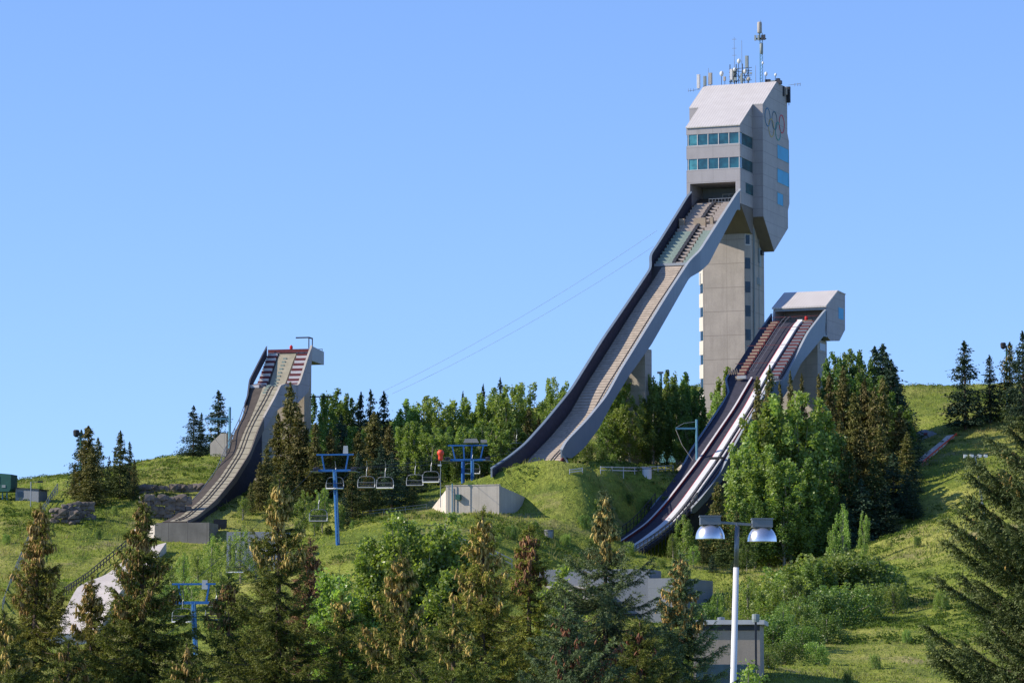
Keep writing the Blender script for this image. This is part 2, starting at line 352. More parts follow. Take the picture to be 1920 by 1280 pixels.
def smooth_profile(pts, step=.8, sig=2.0, kinks=()):
    """(y, z) trace -> evenly sampled smooth curve"""
    pts = sorted(pts); ys = np.arange(pts[0][0], pts[-1][0] + step, step); ys[-1] = pts[-1][0]
    zs = np.interp(ys, [p[0] for p in pts], [p[1] for p in pts])
    if sig > 0:
        k = int(3 * sig / step); kn = np.exp(-.5 * (np.arange(-k, k + 1) * step / sig) ** 2); kn /= kn.sum()
        lo = zs[0] - (zs[1] - zs[0]) * np.arange(k, 0, -1); hi = zs[-1] + (zs[-1] - zs[-2]) * np.arange(1, k + 1)
        zs = np.convolve(np.r_[lo, zs, hi], kn, 'valid')
    return ys, zs
def sweep(b, rows, mi=0):
    """rows of equal-length cross sections (lists of points) -> closed skin"""
    n = len(rows[0]); vs = [p for r in rows for p in r]; fs = []
    for i in range(len(rows) - 1):
        for j in range(n):
            a = i * n + j; c = i * n + (j + 1) % n; fs.append((a, c, c + n, a + n))
    fs += [tuple(range(n - 1, -1, -1)), tuple(range((len(rows) - 1) * n, len(rows) * n))]
    return b.add(vs, fs, mi)
def beam(b, ys, ztop, zbot, u0, u1, mi=0):
    g = lambda q, i: q[i] if hasattr(q, '__len__') else q
    sweep(b, [[(g(u0, i), y, g(zbot, i)), (g(u1, i), y, g(zbot, i)), (g(u1, i), y, g(ztop, i)), (g(u0, i), y, g(ztop, i))] for i, y in enumerate(ys)], mi); return b

def pieces(name, size, spots, mat, parent):
    """one small box per spot, each a part of its own sharing one mesh"""
    first = None
    for p in spots:
        if first is None: first = o = MB().box(0, size[0], 0, size[1], 0, size[2]).build(name, mat, parent)
        else: o = first.copy(); col.objects.link(o); o.parent = parent
        o.location = p
# ============================================================ LARGE SKI JUMP TOWER
F = Frame(1390, 525, 21); F.z0 = 38.0
T = F.root('ski_jump_tower', 'tallest ski jump: grey tower with emblem rings, glazed pod on top and long curved inrun', 'ski jump')
ztow = lambda py: F.zat(0, 0, py)
zE, zW1t, zW1b, zW2t, zW2b, zOp, zBot = [ztow(q) for q in (235, 247.5, 268.8, 293.6, 314.5, 340, 381)]
U0, U1 = -8.45, 0.0
vbody = 4.5
uR = 1.6; uL = -10.05
pf = F.onu(1430, 203, uR); pr = F.onu(1455, 154.5, uR); vb = F.onu(1476, 200, uR)[0]; vb2 = F.onu(1479.6, 300, uR)[0]
vbody = pf[0]
zr = pr[1]; vr = pr[0]
slope = (zr - zE) / (vr - 0)
zs_body = zE + slope * vbody
body = [(vbody, zs_body), (vr, zr), (vb, zr), (vb, F.onu(1476, 250, uR)[1]), (vb2, F.onu(1479.6, 265, uR)[1]), (vb2, F.onu(1479.6, 382, uR)[1]), (vb, F.onu(1475.5, 394, uR)[1]),
        (vb, F.onu(1475.5, 427, uR)[1]), F.onu(1451.7, 471, uR), F.onu(1427.5, 404, uR)]
body[-1] = (vbody, body[-1][1])
pod = MB().prism(body, uL, uR).build('pod_body', M['pod'], T)
# bay in front
b = MB()
b.prism([(0, zE), (vbody, zs_body), (vbody, zW1t), (0, zW1t)], U0, U1)
b.box(U0, U1, 0, vbody, zW2t, zW1b); b.box(U0, U1, 0, vbody, zOp, zW2b)
b.box(U0, U0 + .55, 0, vbody, zBot - .3, zOp); b.box(U1 - .75, U1, 0, vbody, zBot, zOp)
bay = b.build('pod_bay', M['pod'], T)
wz = F.zat(0, 5.2, 437)
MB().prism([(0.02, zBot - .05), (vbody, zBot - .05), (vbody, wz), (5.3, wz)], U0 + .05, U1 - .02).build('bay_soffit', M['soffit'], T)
vl = body[-1][0]
sof = MB()
p1, p2 = body[-1], body[-2]; p3 = body[-3]
def quadslab(mb, a, c, u0, u1, off=.04):
    mb.prism([(a[0], a[1] - off), (c[0], c[1] - off), (c[0], c[1] - off - .03), (a[0], a[1] - off - .03)], u0, u1)
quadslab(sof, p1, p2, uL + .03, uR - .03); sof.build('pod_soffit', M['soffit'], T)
# glazing bands with mullions, corner panes seen from the side as well
for zt, zb in ((zW1t, zW1b), (zW2t, zW2b)):
    fr = MB(); ws = [U0 + .28, -6.72, -5.05, -3.4, -1.77, -.16]
    for w_ in ws: fr.box(w_ - .05, w_ + .05, .02, .16, zb + .003, zt - .003)
    fr.box(U0 + .18, U1 - .06, .03, .14, zb + .003, zb + .05)
    fr = fr.build('window_frame', M['offwhite'], bay)
    for i in range(5):
        MB().box(ws[i] + .052, ws[i + 1] - .052, .1, .13, zb + .053, zt - .006).build('window_pane', M['glass_left'] if i == 0 else M['glass'], bay)
    MB().box(U1 - .13, U1 - .08, .2, vbody - .01, zb + .006, zt - .006).build('window_pane', M['glass'], bay)
    MB().box(U0 + .08, U0 + .13, .2, vbody - .01, zb + .006, zt - .006).build('window_pane', M['glass'], bay)
    MB().box(U0 + .3, U1 - .3, 2.6, 2.8, zb, zt).build('inner_wall', M['greywall'], bay)
q = F.onu(1398, 342, 0); q2 = F.onu(1408, 366, 0)
MB().box(-.1, .015, q[0], vbody - .02, q2[1], q[1]).build('window_pane', M['glass'], bay)
# recess behind the start opening
b = MB(); b.box(U0 + .56, U1 - .76, vbody - .3, vbody - .02, zBot - .2, zOp); b.build('back_wall', M['greywall'], bay)
b = MB()
for x in (-4.7, -3.7, -2.7, -1.7): b.box(x - .05, x + .05, vbody - .4, vbody - .31, zBot + .2, zOp - .9)
b.box(-4.75, -1.65, vbody - .4, vbody - .31, zOp - 1.0, zOp - .9); b.build('start_door', M['offwhite'], bay)
b = MB()
for x in np.arange(-5.2, -1.2, .5): b.box(x - .03, x + .03, .9, .96, zBot - .1, zBot + 1.0)
b.box(-5.3, -1.0, .9, .96, zBot + .95, zBot + 1.03); b.box(-5.3, -1.0, .9, .96, zBot + .45, zBot + .51); b.build('start_railing', M['galv'], bay)
# roof
rf = MB(); e = .16; du = .22
d = .14
rf.prism([(-.18, zE - .03), (vbody + .05, zs_body + .02 + .05 * slope), (vbody + .05, zs_body + d + .05 * slope), (-.18, zE + d)], U0 - .06, U1 + .06)
rf.prism([(vbody, zs_body + .02), (vr, zr + .02), (vr + .1, zr + d), (vbody, zs_body + d)], uL - .06, uR + .06)
rf.build('roof', M['roof'], pod)
MB().box(uL + .1, uR - .1, vr + .3, vb - .2, zr + .02, zr + .12).build('flat_roof', M['greypanel'], pod)
# side windows (upper two run round to the back edge)
for (x0, x1, yt, yb) in ((1457, 1480, 271, 296), (1457, 1480, 315.5, 341), (1457, 1468, 360.5, 382)):
    a = F.onu(x0, yt, uR); c = F.onu(x0, yb, uR); v1 = F.onu(x1, yt, uR)[0]; v1 = min(v1, vb2 - .25)
    g = MB().box(uR - .05, uR + .02, a[0], v1, c[1], a[1]).build('window', M['glass_sky'], pod)
    k = MB()
    for vv in (a[0], v1): k.box(uR, uR + .05, vv - .06, vv + .06, c[1] - .06, a[1] + .06)
    k.box(uR, uR + .045, a[0] + .06, v1 - .06, c[1] - .08, c[1]); k.box(uR, uR + .045, a[0] + .06, v1 - .06, a[1], a[1] + .08); k.build('window_frame', M['greypanel'], g)
# emblem of five interlocking rings on the side
for (cx, cy, m_) in ((1439, 220, 'ring_blue'), (1452, 226.5, 'ring_black'), (1465.5, 233, 'ring_red'), (1446, 240, 'ring_yellow'), (1458.5, 246.5, 'ring_green')):
    c = F.onu(cx, cy, uR); rr = 1.36; nn = 40; vs = []; fs = []
    for j in range(nn):
        t = 2 * math.pi * j / nn
        for r_, x in ((rr - .09, .0), (rr + .09, .0), (rr + .09, .045), (rr - .09, .045)): vs.append((uR + x + .01, c[0] + r_ * math.cos(t), c[1] + r_ * math.sin(t)))
    for j in range(nn):
        for k in range(4): fs.append((4 * j + k, 4 * j + (k + 1) % 4, (4 * ((j + 1) % nn)) + (k + 1) % 4, (4 * ((j + 1) % nn)) + k))
    MB().add(vs, fs).build('ring', M[m_], pod)
# shaft with chamfered corners
su0, su1, sv0, ch = -8.35, -.35, 5.3, .75; sv1 = F.onu(1436, 600, su1)[0]
plan = [(su0 + ch, sv0), (su1 - ch, sv0), (su1, sv0 + ch), (su1, sv1 - ch), (su1 - ch, sv1), (su0 + ch, sv1), (su0, sv1 - ch), (su0, sv0 + ch)]
ztop = F.zat(0, 6, 400)
shaft = MB().prism(plan, -6, ztop, 'z').build('tower_shaft', M['shaft'], T)
k7 = math.sqrt(.5)
def cham(side, zb, zt, w0, w1, out, name, mat):
    """slab on a chamfered corner"""
    if side > 0: p, q = np.array([su1 - ch, sv0]), np.array([su1, sv0 + ch]); nn = np.array([k7, -k7])
    else: p, q = np.array([su0, sv0 + ch]), np.array([su0 + ch, sv0]); nn = np.array([-k7, -k7])
    a, c = p + (q - p) * w0, p + (q - p) * w1
    pts = [tuple(a - nn * .02), tuple(c - nn * .02), tuple(c + nn * out), tuple(a + nn * out)]
    return MB().prism(pts, zb, zt, 'z').build(name, mat, shaft)
for y0 in np.arange(482.5, 880, 44.7):
    cham(1, F.zat(su1, sv0, y0 + 20.5), F.zat(su1, sv0, y0), .12, .95, .03, 'window', M['glass_dark'])
f_ = cham(1, F.zat(su1, sv0, 459), F.zat(su1, sv0, 437), .1, .95, .05, 'window_frame', M['offwhite']); 

cham(1, F.zat(su1, sv0, 457), F.zat(su1, sv0, 439.5), .2, .85, .08, 'window', M['glass_dark'])
for y0 in np.arange(506, 900, 44.4):
    cham(-1, F.zat(su0, sv0, y0 + 25.5), F.zat(su0, sv0, y0), -.25, .95, .05, 'corner_panel', M['chamfer'])
    cham(-1, F.zat(su0, sv0, y0 + 43.5), F.zat(su0, sv0, y0 + 26.3), .1, .9, .03, 'window', M['glass_dark'])
# pipes and cable tray on the shaded side
b = MB(); z9 = F.zat(su1, 8, 430)
for vv, rr in ((7.2, .09), (7.6, .06), (9.9, .05)): b.tube([(su1 + .14, vv, -2), (su1 + .14, vv, z9)], rr, 6)
b.build('riser_pipes', M['greypanel'], shaft)
for (v0, v1, ya, yb) in ((9.2, 11.2, 520, 533), (10.3, 11.3, 465, 500)): 
    MB().box(su1 - .02, su1 + .1, v0, v1, F.zat(su1, v0, yb), F.zat(su1, v0, ya)).build('louvre', M['greypanel'], shaft)
MB().box(su1 - .6, su1 + .5, sv0 - .0 + 5.2, sv0 + 6.2, F.zat(su1, 8, 474), F.zat(su1, 8, 466)).build('bracket', M['dark'], shaft)

# ---- inrun
uo = lambda y: 0.0 if y < 470 else -.7
RT = [(1387.7,354),(1316,466),(1290,494.5),(1257,544),(1180,669),(1166,691),(1137,744),(1100,789),(1058,832),(1054,842)]
RB = [(1382.6,392),(1358.6,437),(1320.6,494.5),(1292.5,521),(1222,645),(1180,704),(1148,756),(1123,803),(1095,840),(1072,859)]
RTp = sorted(F.onu(x, y, uo(y)) for x, y in RT); RBp = sorted(F.onu(x, y, uo(y)) for x, y in RB)
LT = [(1296,359),(1274,395),(1236,456),(1225,485),(1219,507),(1180,565),(1130,638),(1072,731),(1022,792),(986,832),(955,857),(923,878)]
def ulw(y): return -7.6 if y < 470 else (-6.9 if y < 490 else -6.2)
LTp = sorted(F.onu(x, y, ulw(y)) for x, y in LT)
ysR, zR = smooth_profile(RTp, .8, 1.2); zRb = np.interp(ysR, [p[0] for p in RBp], [p[1] for p in RBp]); zRb[0] = min(zRb[0], zR[0] - 1)
def sm(x, a, b_): t = np.clip((x - a) / (b_ - a), 0, 1); return t * t * (3 - 2 * t)
vk0, vk1 = F.onu(1290, 494.5, -.7)[0], F.onu(1316, 466, 0)[0]
uRr = -.7 + .7 * sm(ysR, vk0, vk1)
b = MB(); beam(b, ysR, zR, zRb, uRr - .22, uRr); inr_w = b.build('side_wall', M['steel_panel'], T)
b = MB(); beam(b, ysR, zR + .1, zR + .003, uRr - .3, uRr + .08); b.build('coping', M['steel_panel_light'], inr_w)
ysL, zL = smooth_profile(LTp, .8, 1.2); uLr = -6.2 - 1.4 * sm(ysL, vk0 - 1, vk1 + .5)
b = MB(); hL = np.interp(ysL, [ysL[0], ysL[0] + 18], [1.1, 2.6]); beam(b, ysL, zL, zL - hL, uLr - .22, uLr); lw = b.build('side_wall', M['steel_panel'], T)
b = MB(); beam(b, ysL, zL + .1, zL + .003, uLr - .3, uLr + .08); b.build('coping', M['steel_panel'], lw)
b = MB(); beam(b, ysL, zL - .15, zL - hL + .05, uLr + .003, uLr + .06); b.build('inner_face_shade', M['navy'], lw)  # dark skin painting the shade on the wall's inner face
ysF = np.arange(ysR[0], 3.9, .7); zF = np.interp(ysF, ysR, zR) - 2.2
tpt = ysR[-1]; kk = ysF > tpt; zF[kk] = zF[~kk][-1] + (ysF[kk] - tpt) * .5
zF = np.minimum(zF, np.interp(ysF, ysL, zL) - .5)
uFr = -.7 + .7 * sm(ysF, vk0, vk1) - .25; uFl = -6.2 - 1.4 * sm(ysF, vk0 - 1, vk1 + .5) + .02
b = MB(); beam(b, ysF, zF, zF - .45, uFl, uFr); floor_ = b.build('inrun_deck', M['slatgap'], T)
fz = lambda y: float(np.interp(y, ysF, zF))
# slats of the lower deck
b = MB(); y = ysF[0]
while y < vk1 - .5:
    z = fz(y); z2 = fz(y + .5); b.add([(-5.9, y, z + .003), (-1.15, y, z + .003), (-1.15, y + .5, z2 + .003), (-5.9, y + .5, z2 + .003), (-5.9, y, z + .06), (-1.15, y, z + .06), (-1.15, y + .5, z2 + .06), (-5.9, y + .5, z2 + .06)],
        [(3, 2, 1, 0), (4, 5, 6, 7), (0, 1, 5, 4), (1, 2, 6, 5), (2, 3, 7, 6), (3, 0, 4, 7)]); y += .66
b.build('deck_slats', M['slat'], T)
b = MB(); yy = ysF[ysF < vk1 - .5]; zz = np.array([fz(q) for q in yy])
for u_ in (-2.35, -2.75): beam(b, yy, zz + .13, zz + .05, u_ - .05, u_ + .05)
b.build('inrun_track_rail', M['dark'], T)
b = MB(); beam(b, yy, zz + .55, zz + .07, -1.14, -.98); b.build('kick_board', M['maroon'], T)
# upper deck treads and start benches
yA = vk1 + .3
lim = F.onu(1330, 415, 0)[0] + 6
st = 1.0
for (u0, u1_, m_) in ((-7.1, -4.6, 'greenstep'), (-4.0, -3.1, 'pinkstep'), (-2.9, -1.0, 'greenstep')):
    yy = np.arange(yA, 1.2, st)
    hh_ = .28 if u0 == -4.0 else .5; pieces('tread', (u1_ - u0, .6, hh_), [(u0, y, fz(y)) for y in yy if y < lim], M[m_], T)
    pieces('tread', (u1_ - u0, .6, hh_), [(u0, y, fz(y)) for y in yy if y >= lim], M['pinkstep'], T)
yy = np.arange(yA, 1.0, .5); b = MB(); beam(b, yy, np.array([fz(q) + (.6 if i % 2 else .3) for i, q in enumerate(yy)]), np.array([fz(q) + .02 for q in yy]), -4.55, -4.1)
b.build('start_rack', M['dark'], T)
for (x0, x1, ya, yb, vv) in ((-7.3, -6.5, 388, 407, 0), (-5.0, -3.2, 387, 408, 0), (-2.5, -2.05, 384, 403, 0)):
    v = F.onu(1300, 400, -5)[0] + .2; z0_ = fz(v)
    MB().box(x0, x1, v, v + .5, z0_ + .1, z0_ + 1.35).build('board', M['tanbox'], T)
z_ = fz(vk1 - .2); b = MB(); b.box(-7.2, -.6, vk1 - .2, vk1 + .15, z_ + .02, z_ + .4); b.build('cross_beam', M['steel_panel_light'], T)
# pier under the inrun
vp = F.onu(1222, 690, -1.0)[0]
MB().box(-5.6, -1.0, vp - 2.9, vp, -8, fz(vp - 2.9) - .5).build('inrun_pier', M['pier'], T)
# end strut
a = F.onu(1054, 853, -.7); c = F.onu(1072, 880, .6)
b = MB().tube([(-.7, a[0], a[1]), (-.2, a[0] + .2, a[1] - .6), (.6, c[0], c[1] - .4), (.9, c[0] + 1, c[1] - 1.6)], .12, 8); b.build('end_strut', M['galv'], T)

# ---- building at the foot of the tower
G = Frame(1245, 500, 21); G.z0 = gz(G.o[0], G.o[1])
B = G.root('base_building', 'low grey concrete building with dark glass doors under trees at foot of tallest tower', 'building')
zt_ = G.zat(0, 0, 828); zm = G.zat(0, 0, 838); zd = G.zat(0, 0, 862)
MB().box(-7.0, 1.0, 0, 9, -5, zt_).build('wall', M['brownwall'], B)
MB().box(-8.0, 1.3, -.6, 9.4, zt_ + .003, zt_ + .35).build('roof', M['greypanel'], B)
for i in range(5):
    MB().box(-6.8 + i * 1.25, -5.7 + i * 1.25, -.05, .1, zd, zm).build('glass_door', M['glass_dark'], B)
b = MB()
for i in range(6): b.box(-6.93 + i * 1.25, -6.83 + i * 1.25, -.14, -.03, zd, zm)
b.build('door_frame', M['offwhite'], B)
MB().box(-.3, 2.2, -1.5, -1.3, zd - .6, zm).build('blue_panel', M['ltblue'], B)
MB().box(-9.5, -4, 6, 14, zt_, zt_ + 4.3).build('upper_wall', M['pier'], B)

# ============================================================ MEDIUM JUMP
G = Frame(1550, 505, 23); G.z0 = 36.0
J = G.root('ski_jump', 'middle sized ski jump on the right with white chute rails and roofed start hut', 'ski jump')
hd = [G.onu(x, y, 0) for x, y in ((1549.5, 573), (1570, 546.6), (1584.6, 552.5), (1584.6, 618), (1574, 639), (1557.3, 639), (1546.6, 624))]
ui = -8.0; v0h = hd[0][0]
zback = hd[0][1]
side = [G.onu(x, y, 0) for x, y in ((1549.5, 573), (1570, 546.6), (1584.6, 552.5), (1584.6, 618), (1574, 639), (1557.3, 639), (1546.6, 624))]
hut = MB().prism(side, -.3, 0).build('hut_wall', M['pod'], J)
MB().prism(side, ui, ui + .3).build('hut_wall', M['pod'], J)
vB = side[3][0]; vBk = side[0][0] + (vB - side[0][0]) * .45
MB().prism([(vBk, side[3][1]), (vB, side[3][1]), (vB, side[2][1]), (side[1][0], side[1][1] - .1), (vBk, side[1][1] - .9)], ui + .3, -.3).build('back_wall', M['pod'], J)
MB().prism([(side[6][0], side[6][1] + .1), (side[5][0], side[5][1] + .03), (side[4][0], side[4][1] + .03), (vB - .03, side[3][1]), (side[6][0], side[3][1])], ui + .3, -.3).build('hut_floor', M['greywall'], J)
MB().prism([(side[0][0] - .4, side[0][1] - .22), (side[1][0], side[1][1] + .02), (side[1][0], side[1][1] + .2), (side[0][0] - .4, side[0][1] + .0)], ui - .1, .1).build('roof', M['roof'], J)
MB().prism([(side[1][0], side[1][1] + .02), (side[2][0] + .1, side[2][1] + .02), (side[2][0] + .1, side[2][1] + .12), (side[1][0], side[1][1] + .2)], ui - .1, .1).build('rear_roof', M['roof'], J)
MB().box(ui + .25, -.25, side[0][0] - .1, side[0][0] + .1, side[0][1] - .55, side[0][1] - .23).build('eave_beam', M['steel_panel_light'], J)
a = G.onu(1572, 576, 0); c = G.onu(1581.5, 600, 0)
MB().box(-.05, .03, a[0], c[0], c[1], a[1]).build('side_window', M['glass_sky'], J)
def um(y): return 0.0 if y < 712 else -.8
def uml(y): return -7.9 if y < 700 else -6.6
RT = [(1550.5,578),(1515,624),(1462.6,707),(1455,722),(1383.5,824),(1348.7,891),(1310,940),(1297,953)]
RB = [(1544.6,630),(1501.6,682),(1468,731),(1440,772),(1383.5,853),(1352,904),(1328,936),(1303,962)]
LT = [(1448,588.6),(1421.6,627.7),(1390,686),(1379.6,704),(1372.7,731),(1341.5,778),(1293,850),(1277.8,883.7),(1222.4,953)]
RTp = sorted(G.onu(x, y, um(y)) for x, y in RT); RBp = sorted(G.onu(x, y, um(y)) for x, y in RB); LTp = sorted(G.onu(x, y, uml(y)) for x, y in LT)
ysR, zR = smooth_profile(RTp, .8, 1.0); zRb = np.interp(ysR, [p[0] for p in RBp], [p[1] for p in RBp]); zRb = np.minimum(zRb, zR - .6)
vk = G.onu(1458, 714, -.4)[0]
ur_ = -.8 + .8 * sm(ysR, vk - 2, vk + .5)
b = MB(); beam(b, ysR, zR, zRb, ur_ - .2, ur_); w_ = b.build('side_wall', M['steel_panel'], J)
b = MB(); beam(b, ysR, zR + .1, zR + .003, ur_ - .26, ur_ + .06); b.build('coping', M['steel_panel_light'], w_)
ysL, zL = smooth_profile(LTp, .8, 1.0); ul_ = -6.6 - 1.3 * sm(ysL, vk - 2.5, vk + .5)
b = MB(); beam(b, ysL, zL, zL - 2.3, ul_ - .2, ul_); w_ = b.build('side_wall', M['navy'], J)
b = MB(); beam(b, ysL, zL + .08, zL + .003, ul_ - .26, ul_ + .04); b.build('coping', M['steel_panel'], w_)
# the deck follows the white chute traced in the photo, down to the take-off
CT = [(1499.7,596.4),(1431,705.8),(1401.5,761),(1369,811.5),(1338,860.5),(1307,904),(1279,943),(1248,979),(1204,1012.6),(1163,1038)]
uc = -2.6
CTp = sorted(G.onu(x, y, uc) for x, y in CT); ysC, zC = smooth_profile(CTp, .7, 1.6)
fzm = lambda y: np.interp(y, ysC, zC) - .35 if y <= ysC[-1] else zC[-1] - .35
ysF = np.arange(ysC[0], side[0][0] + 1.2, .7); zF = np.array([fzm(q) for q in ysF])
k_ = sm(ysF, vk - 2.5, vk + .5)
b = MB(); beam(b, ysF, zF, zF - .5, -6.6 - 1.3 * k_ + .02, -.8 + .8 * k_ - .23); b.build('inrun_deck', M['navy'], J)
b = MB(); beam(b, ysC, zC, zC - .34, uc - .36, uc + .36); b.build('white_chute', M['white'], J)
b = MB(); beam(b, ysC, zC - .05, zC - .34, uc - .46, uc - .363); b.build('chute_edge', M['red'], J)
low = ysC < vk
b = MB(); beam(b, ysC[low], zC[low] + .05, zC[low] - .3, uc + .95, uc + 1.15); b.build('white_rail', M['offwhite'], J)
lo_ = ysC < vk + 1; yl_ = ysC[lo_]; zl_ = zC[lo_] + .02; du_ = np.interp(yl_, [yl_[0], yl_[0] + 14, vk - 12, vk], [3.1, 2.6, 1.95, 1.7])
b = MB(); beam(b, yl_, zl_, zl_ - .33, uc - du_ - .13, uc - du_ + .13); b.build('left_rail', M['offwhite'], J)
b = MB(); beam(b, yl_, zl_ - .02, zl_ - .33, uc - du_ + .133, uc - du_ + .2); b.build('rail_skirt', M['maroon'], J)
# maroon boards along the right edge
y1 = ysR[ysR < vk - 4]; z1 = np.interp(y1, ysR, zR)
b = MB(); beam(b, y1, z1 + .05, z1 - 1.3, -1.32, -1.24); b.build('edge_boards', M['maroon'], J)
# treads in the start section
yy = np.arange(vk + .5, ysC[-1] - .6, .9)
for i, m_ in enumerate(('tanbox', 'maroon')):
    pieces('tread', (1.05, .34, .5), [(-6.75 + .1 * i, y + .45 * i, fzm(y + .45 * i)) for y in yy], M[m_], J)
for i, m_ in enumerate(('galv', 'maroon')):
    pieces('tread', (1.3, .3, .36), [(-1.75, y + .45 * i, fzm(y + .45 * i)) for y in yy], M[m_], J)
b = MB(); y = vk + 1
for y in np.linspace(vk + 3, -3, 4): b.box(-7.6, -.3, y, y + .06, fzm(y) + .9, fzm(y) + .96)
b.build('cross_wires', M['maroon'], J)
b = MB(); yy = np.arange(vk + 1, -1.0, .8); zz = np.array([fzm(q) for q in yy])
beam(b, yy, zz + .9, zz + .82, -4.9, -4.82); beam(b, yy, zz + .9, zz + .82, -4.3, -4.22); b.build('hand_rails', M['galv'], J)
v = -.6; z_ = fzm(v)
MB().box(-4.1, -2.0, v, v + .5, z_ + .4, z_ + .6).build('start_bench', M['tanbox'], J)
b = MB(); b.lathe([(.05, 0), (.24, .05), (.26, .35), (.16, .6), (.02, .66)], 10, (-2.9, v + .2, z_ + .6)); b.build('red_object', M['red'], J)  # small red object, its kind not known
# orange netting and box at the kink
v = vk - .2; z_ = fzm(v); b = MB()
for i in range(5): b.tube([(-7.5 + i * .3, v, z_ + 1.2), (-7.4 + i * .3, v - .2, z_ + 1.9), (-7.2 + i * .3, v - .3, z_ + 1.1)], .05, 5)
b.build('orange_netting', M['tanbox'], J)
MB().box(-6.2, -4.9, v - .2, v + .3, z_ + .5, z_ + .95).build('landing_beam', M['steel_panel_light'], J)
# black gap bracket across the chute
v = G.onu(1338, 860.5, uc)[0]; z_ = float(np.interp(v, ysC, zC)); MB().box(uc - .6, uc + 1.3, v - .25, v + .25, z_ + .003, z_ + .25).build('speed_sensor', M['black'], J)
# railings beside the lower end
for (uu, vA, vC, nme) in ((-6.7, ysC[0] + 1, ysL[0] + 2, 'railing'), (-.9, ysC[0] + 1, ysR[0] + 3, 'railing')):
    b = MB(); yy = np.arange(vA, vC, 1.3)
    for y in yy: b.box(uu - .04, uu + .04, y - .04, y + .04, fzm(y) - 1.5, fzm(y) + 1.2)
    zz = np.array([fzm(q) for q in yy]); beam(b, yy, zz + 1.22, zz + 1.14, uu - .04, uu + .04); beam(b, yy, zz + .6, zz + .54, uu - .03, uu + .03); b.build(nme, M['dark'], J)
# walkway below the take-off
ye = ysC[0]; ze = fzm(ye)
b = MB(); b.prism([(ye - 5.5, ze - .9), (ye + .5, ze + .05), (ye + .5, ze - .25), (ye - 5.5, ze - 1.2)], -6.4, -3.6); b.build('ramp_tail', M['galv'], J)
b = MB()
for uu in (-6.3, -3.7):
    for y in np.arange(ye - 5.3, ye + .5, 1.2): b.box(uu - .03, uu + .03, y - .03, y + .03, ze - 2.8, ze + .9 + (y - ye) * .16)
b.build('tail_posts', M['dark'], J)
vp = G.onu(1533, 670, -1.0)[0]
MB().box(-7.0, -1.0, vp, vp + 4.3, -14, side[5][1] + .05).build('pier', M['pier'], J)
a = G.onu(1541, 644, -1.0); 
MB().box(-1.03, -.97, vp + 1.0, vp + 3.6, a[1] - 1.0, a[1]).build('pier_window', M['glass_dark'], J)
MB().box(-5.4, -1.6, vk - 12, vk - 9, -16, np.interp(vk - 10, ysR, zRb)).build('pier', M['pier'], J)
# embankment wall under the lower part, its navy paints the shade there
y1 = ysR[ysR < vk - 9]; zb1 = np.interp(y1, ysR, zRb)
b = MB(); beam(b, y1, zb1 - .01, zb1 - 5, -1.3, -1.0); b.build('under_wall_and_shade', M['navy'], J)

# ============================================================ SMALL JUMP
G = Frame(584.8, 480, 14); G.z0 = 33.0
K_ = G.root('ski_jump', 'smallest ski jump at the left with red and white treads and a worn green track', 'ski jump')
def us(y): return 0.0 if y < 720 else -1.6
def usl(y): return -6.3 if y < 735 else (-5.6 if y < 790 else -4.9)
RT = [(584.8,647.4),(551.3,714.4),(537.6,729.7),(517.8,741.8),(493.4,786),(482.8,808.9),(470.6,845.4),(440,894),(406.6,935),(370,967),(352,975)]
RB = [(584.8,676),(559,732.7),(538,755),(516,772),(494,808),(480,835),(470,860),(443,905),(408,945),(372,972),(352,979)]
LT = [(499.5,649),(466,714.4),(464.5,741.8),(446,772),(440,803),(428,827),(406.6,879),(373,924.6),(330.5,967),(300,982)]
RTp = sorted(G.onu(x, y, us(y)) for x, y in RT); RBp = sorted(G.onu(x, y, us(y)) for x, y in RB); LTp = sorted(G.onu(x, y, usl(y)) for x, y in LT)
ysR, zR = smooth_profile(RTp, .6, .8); zRb = np.minimum(np.interp(ysR, [p[0] for p in RBp], [p[1] for p in RBp]), zR - .4)
vk = G.onu(545, 722, -.8)[0]; ur_ = -1.6 + 1.6 * sm(ysR, vk - 1.8, vk + .6)
iu = ysR >= vk - 9; il = ysR <= vk - 8.4
b = MB(); beam(b, ysR[iu], zR[iu], zRb[iu], ur_[iu] - .2, ur_[iu]); w_ = b.build('side_wall', M['pod'], K_)
b = MB(); beam(b, ysR[iu], zR[iu] + .08, zR[iu] + .003, ur_[iu] - .24, ur_[iu] + .04); b.build('coping', M['bare_conc'], w_)
b = MB(); beam(b, ysR[il], zR[il] - .02, zRb[il], ur_[il] - .12, ur_[il] - .003); b.build('side_wall', M['soffit'], K_)  # lower wall coloured dark brown to paint its shaded side
ysL, zL = smooth_profile(LTp, .6, .8); ul_ = np.interp(ysL, [vk - 9, vk - 4, vk - 1], [-4.9, -5.5, -6.2])
up = ysL > vk - 6
b = MB(); beam(b, ysL[up], zL[up], zL[up] - 1.5, ul_[up] - .15, ul_[up]); b.build('side_wall', M['navy'], K_)
b = MB(); beam(b, ysL, zL + .05, zL - .03, ul_ - .05, ul_ + .03); lo = ysL[~up]; zlo = zL[~up]
for y, z in list(zip(lo, zlo))[::3]: b.box(-4.98, -4.9, y - .04, y + .04, z - 1.3, z)
beam(b, lo, zlo - .6, zlo - .66, -4.97, -4.91); b.build('side_railing', M['galv'], K_)
hh = np.interp(ysR, [ysR[0], vk, 0], [.12, .3, .9])
ysF = ysR; zF = zR - hh
uu0 = np.interp(ysF, [vk - 9, vk - 4, vk - 1], [-4.8, -5.4, -6.1])
b = MB(); beam(b, ysF, zF, zF - .5, uu0, ur_ - .22); b.build('inrun_deck', M['slatgap'], K_)
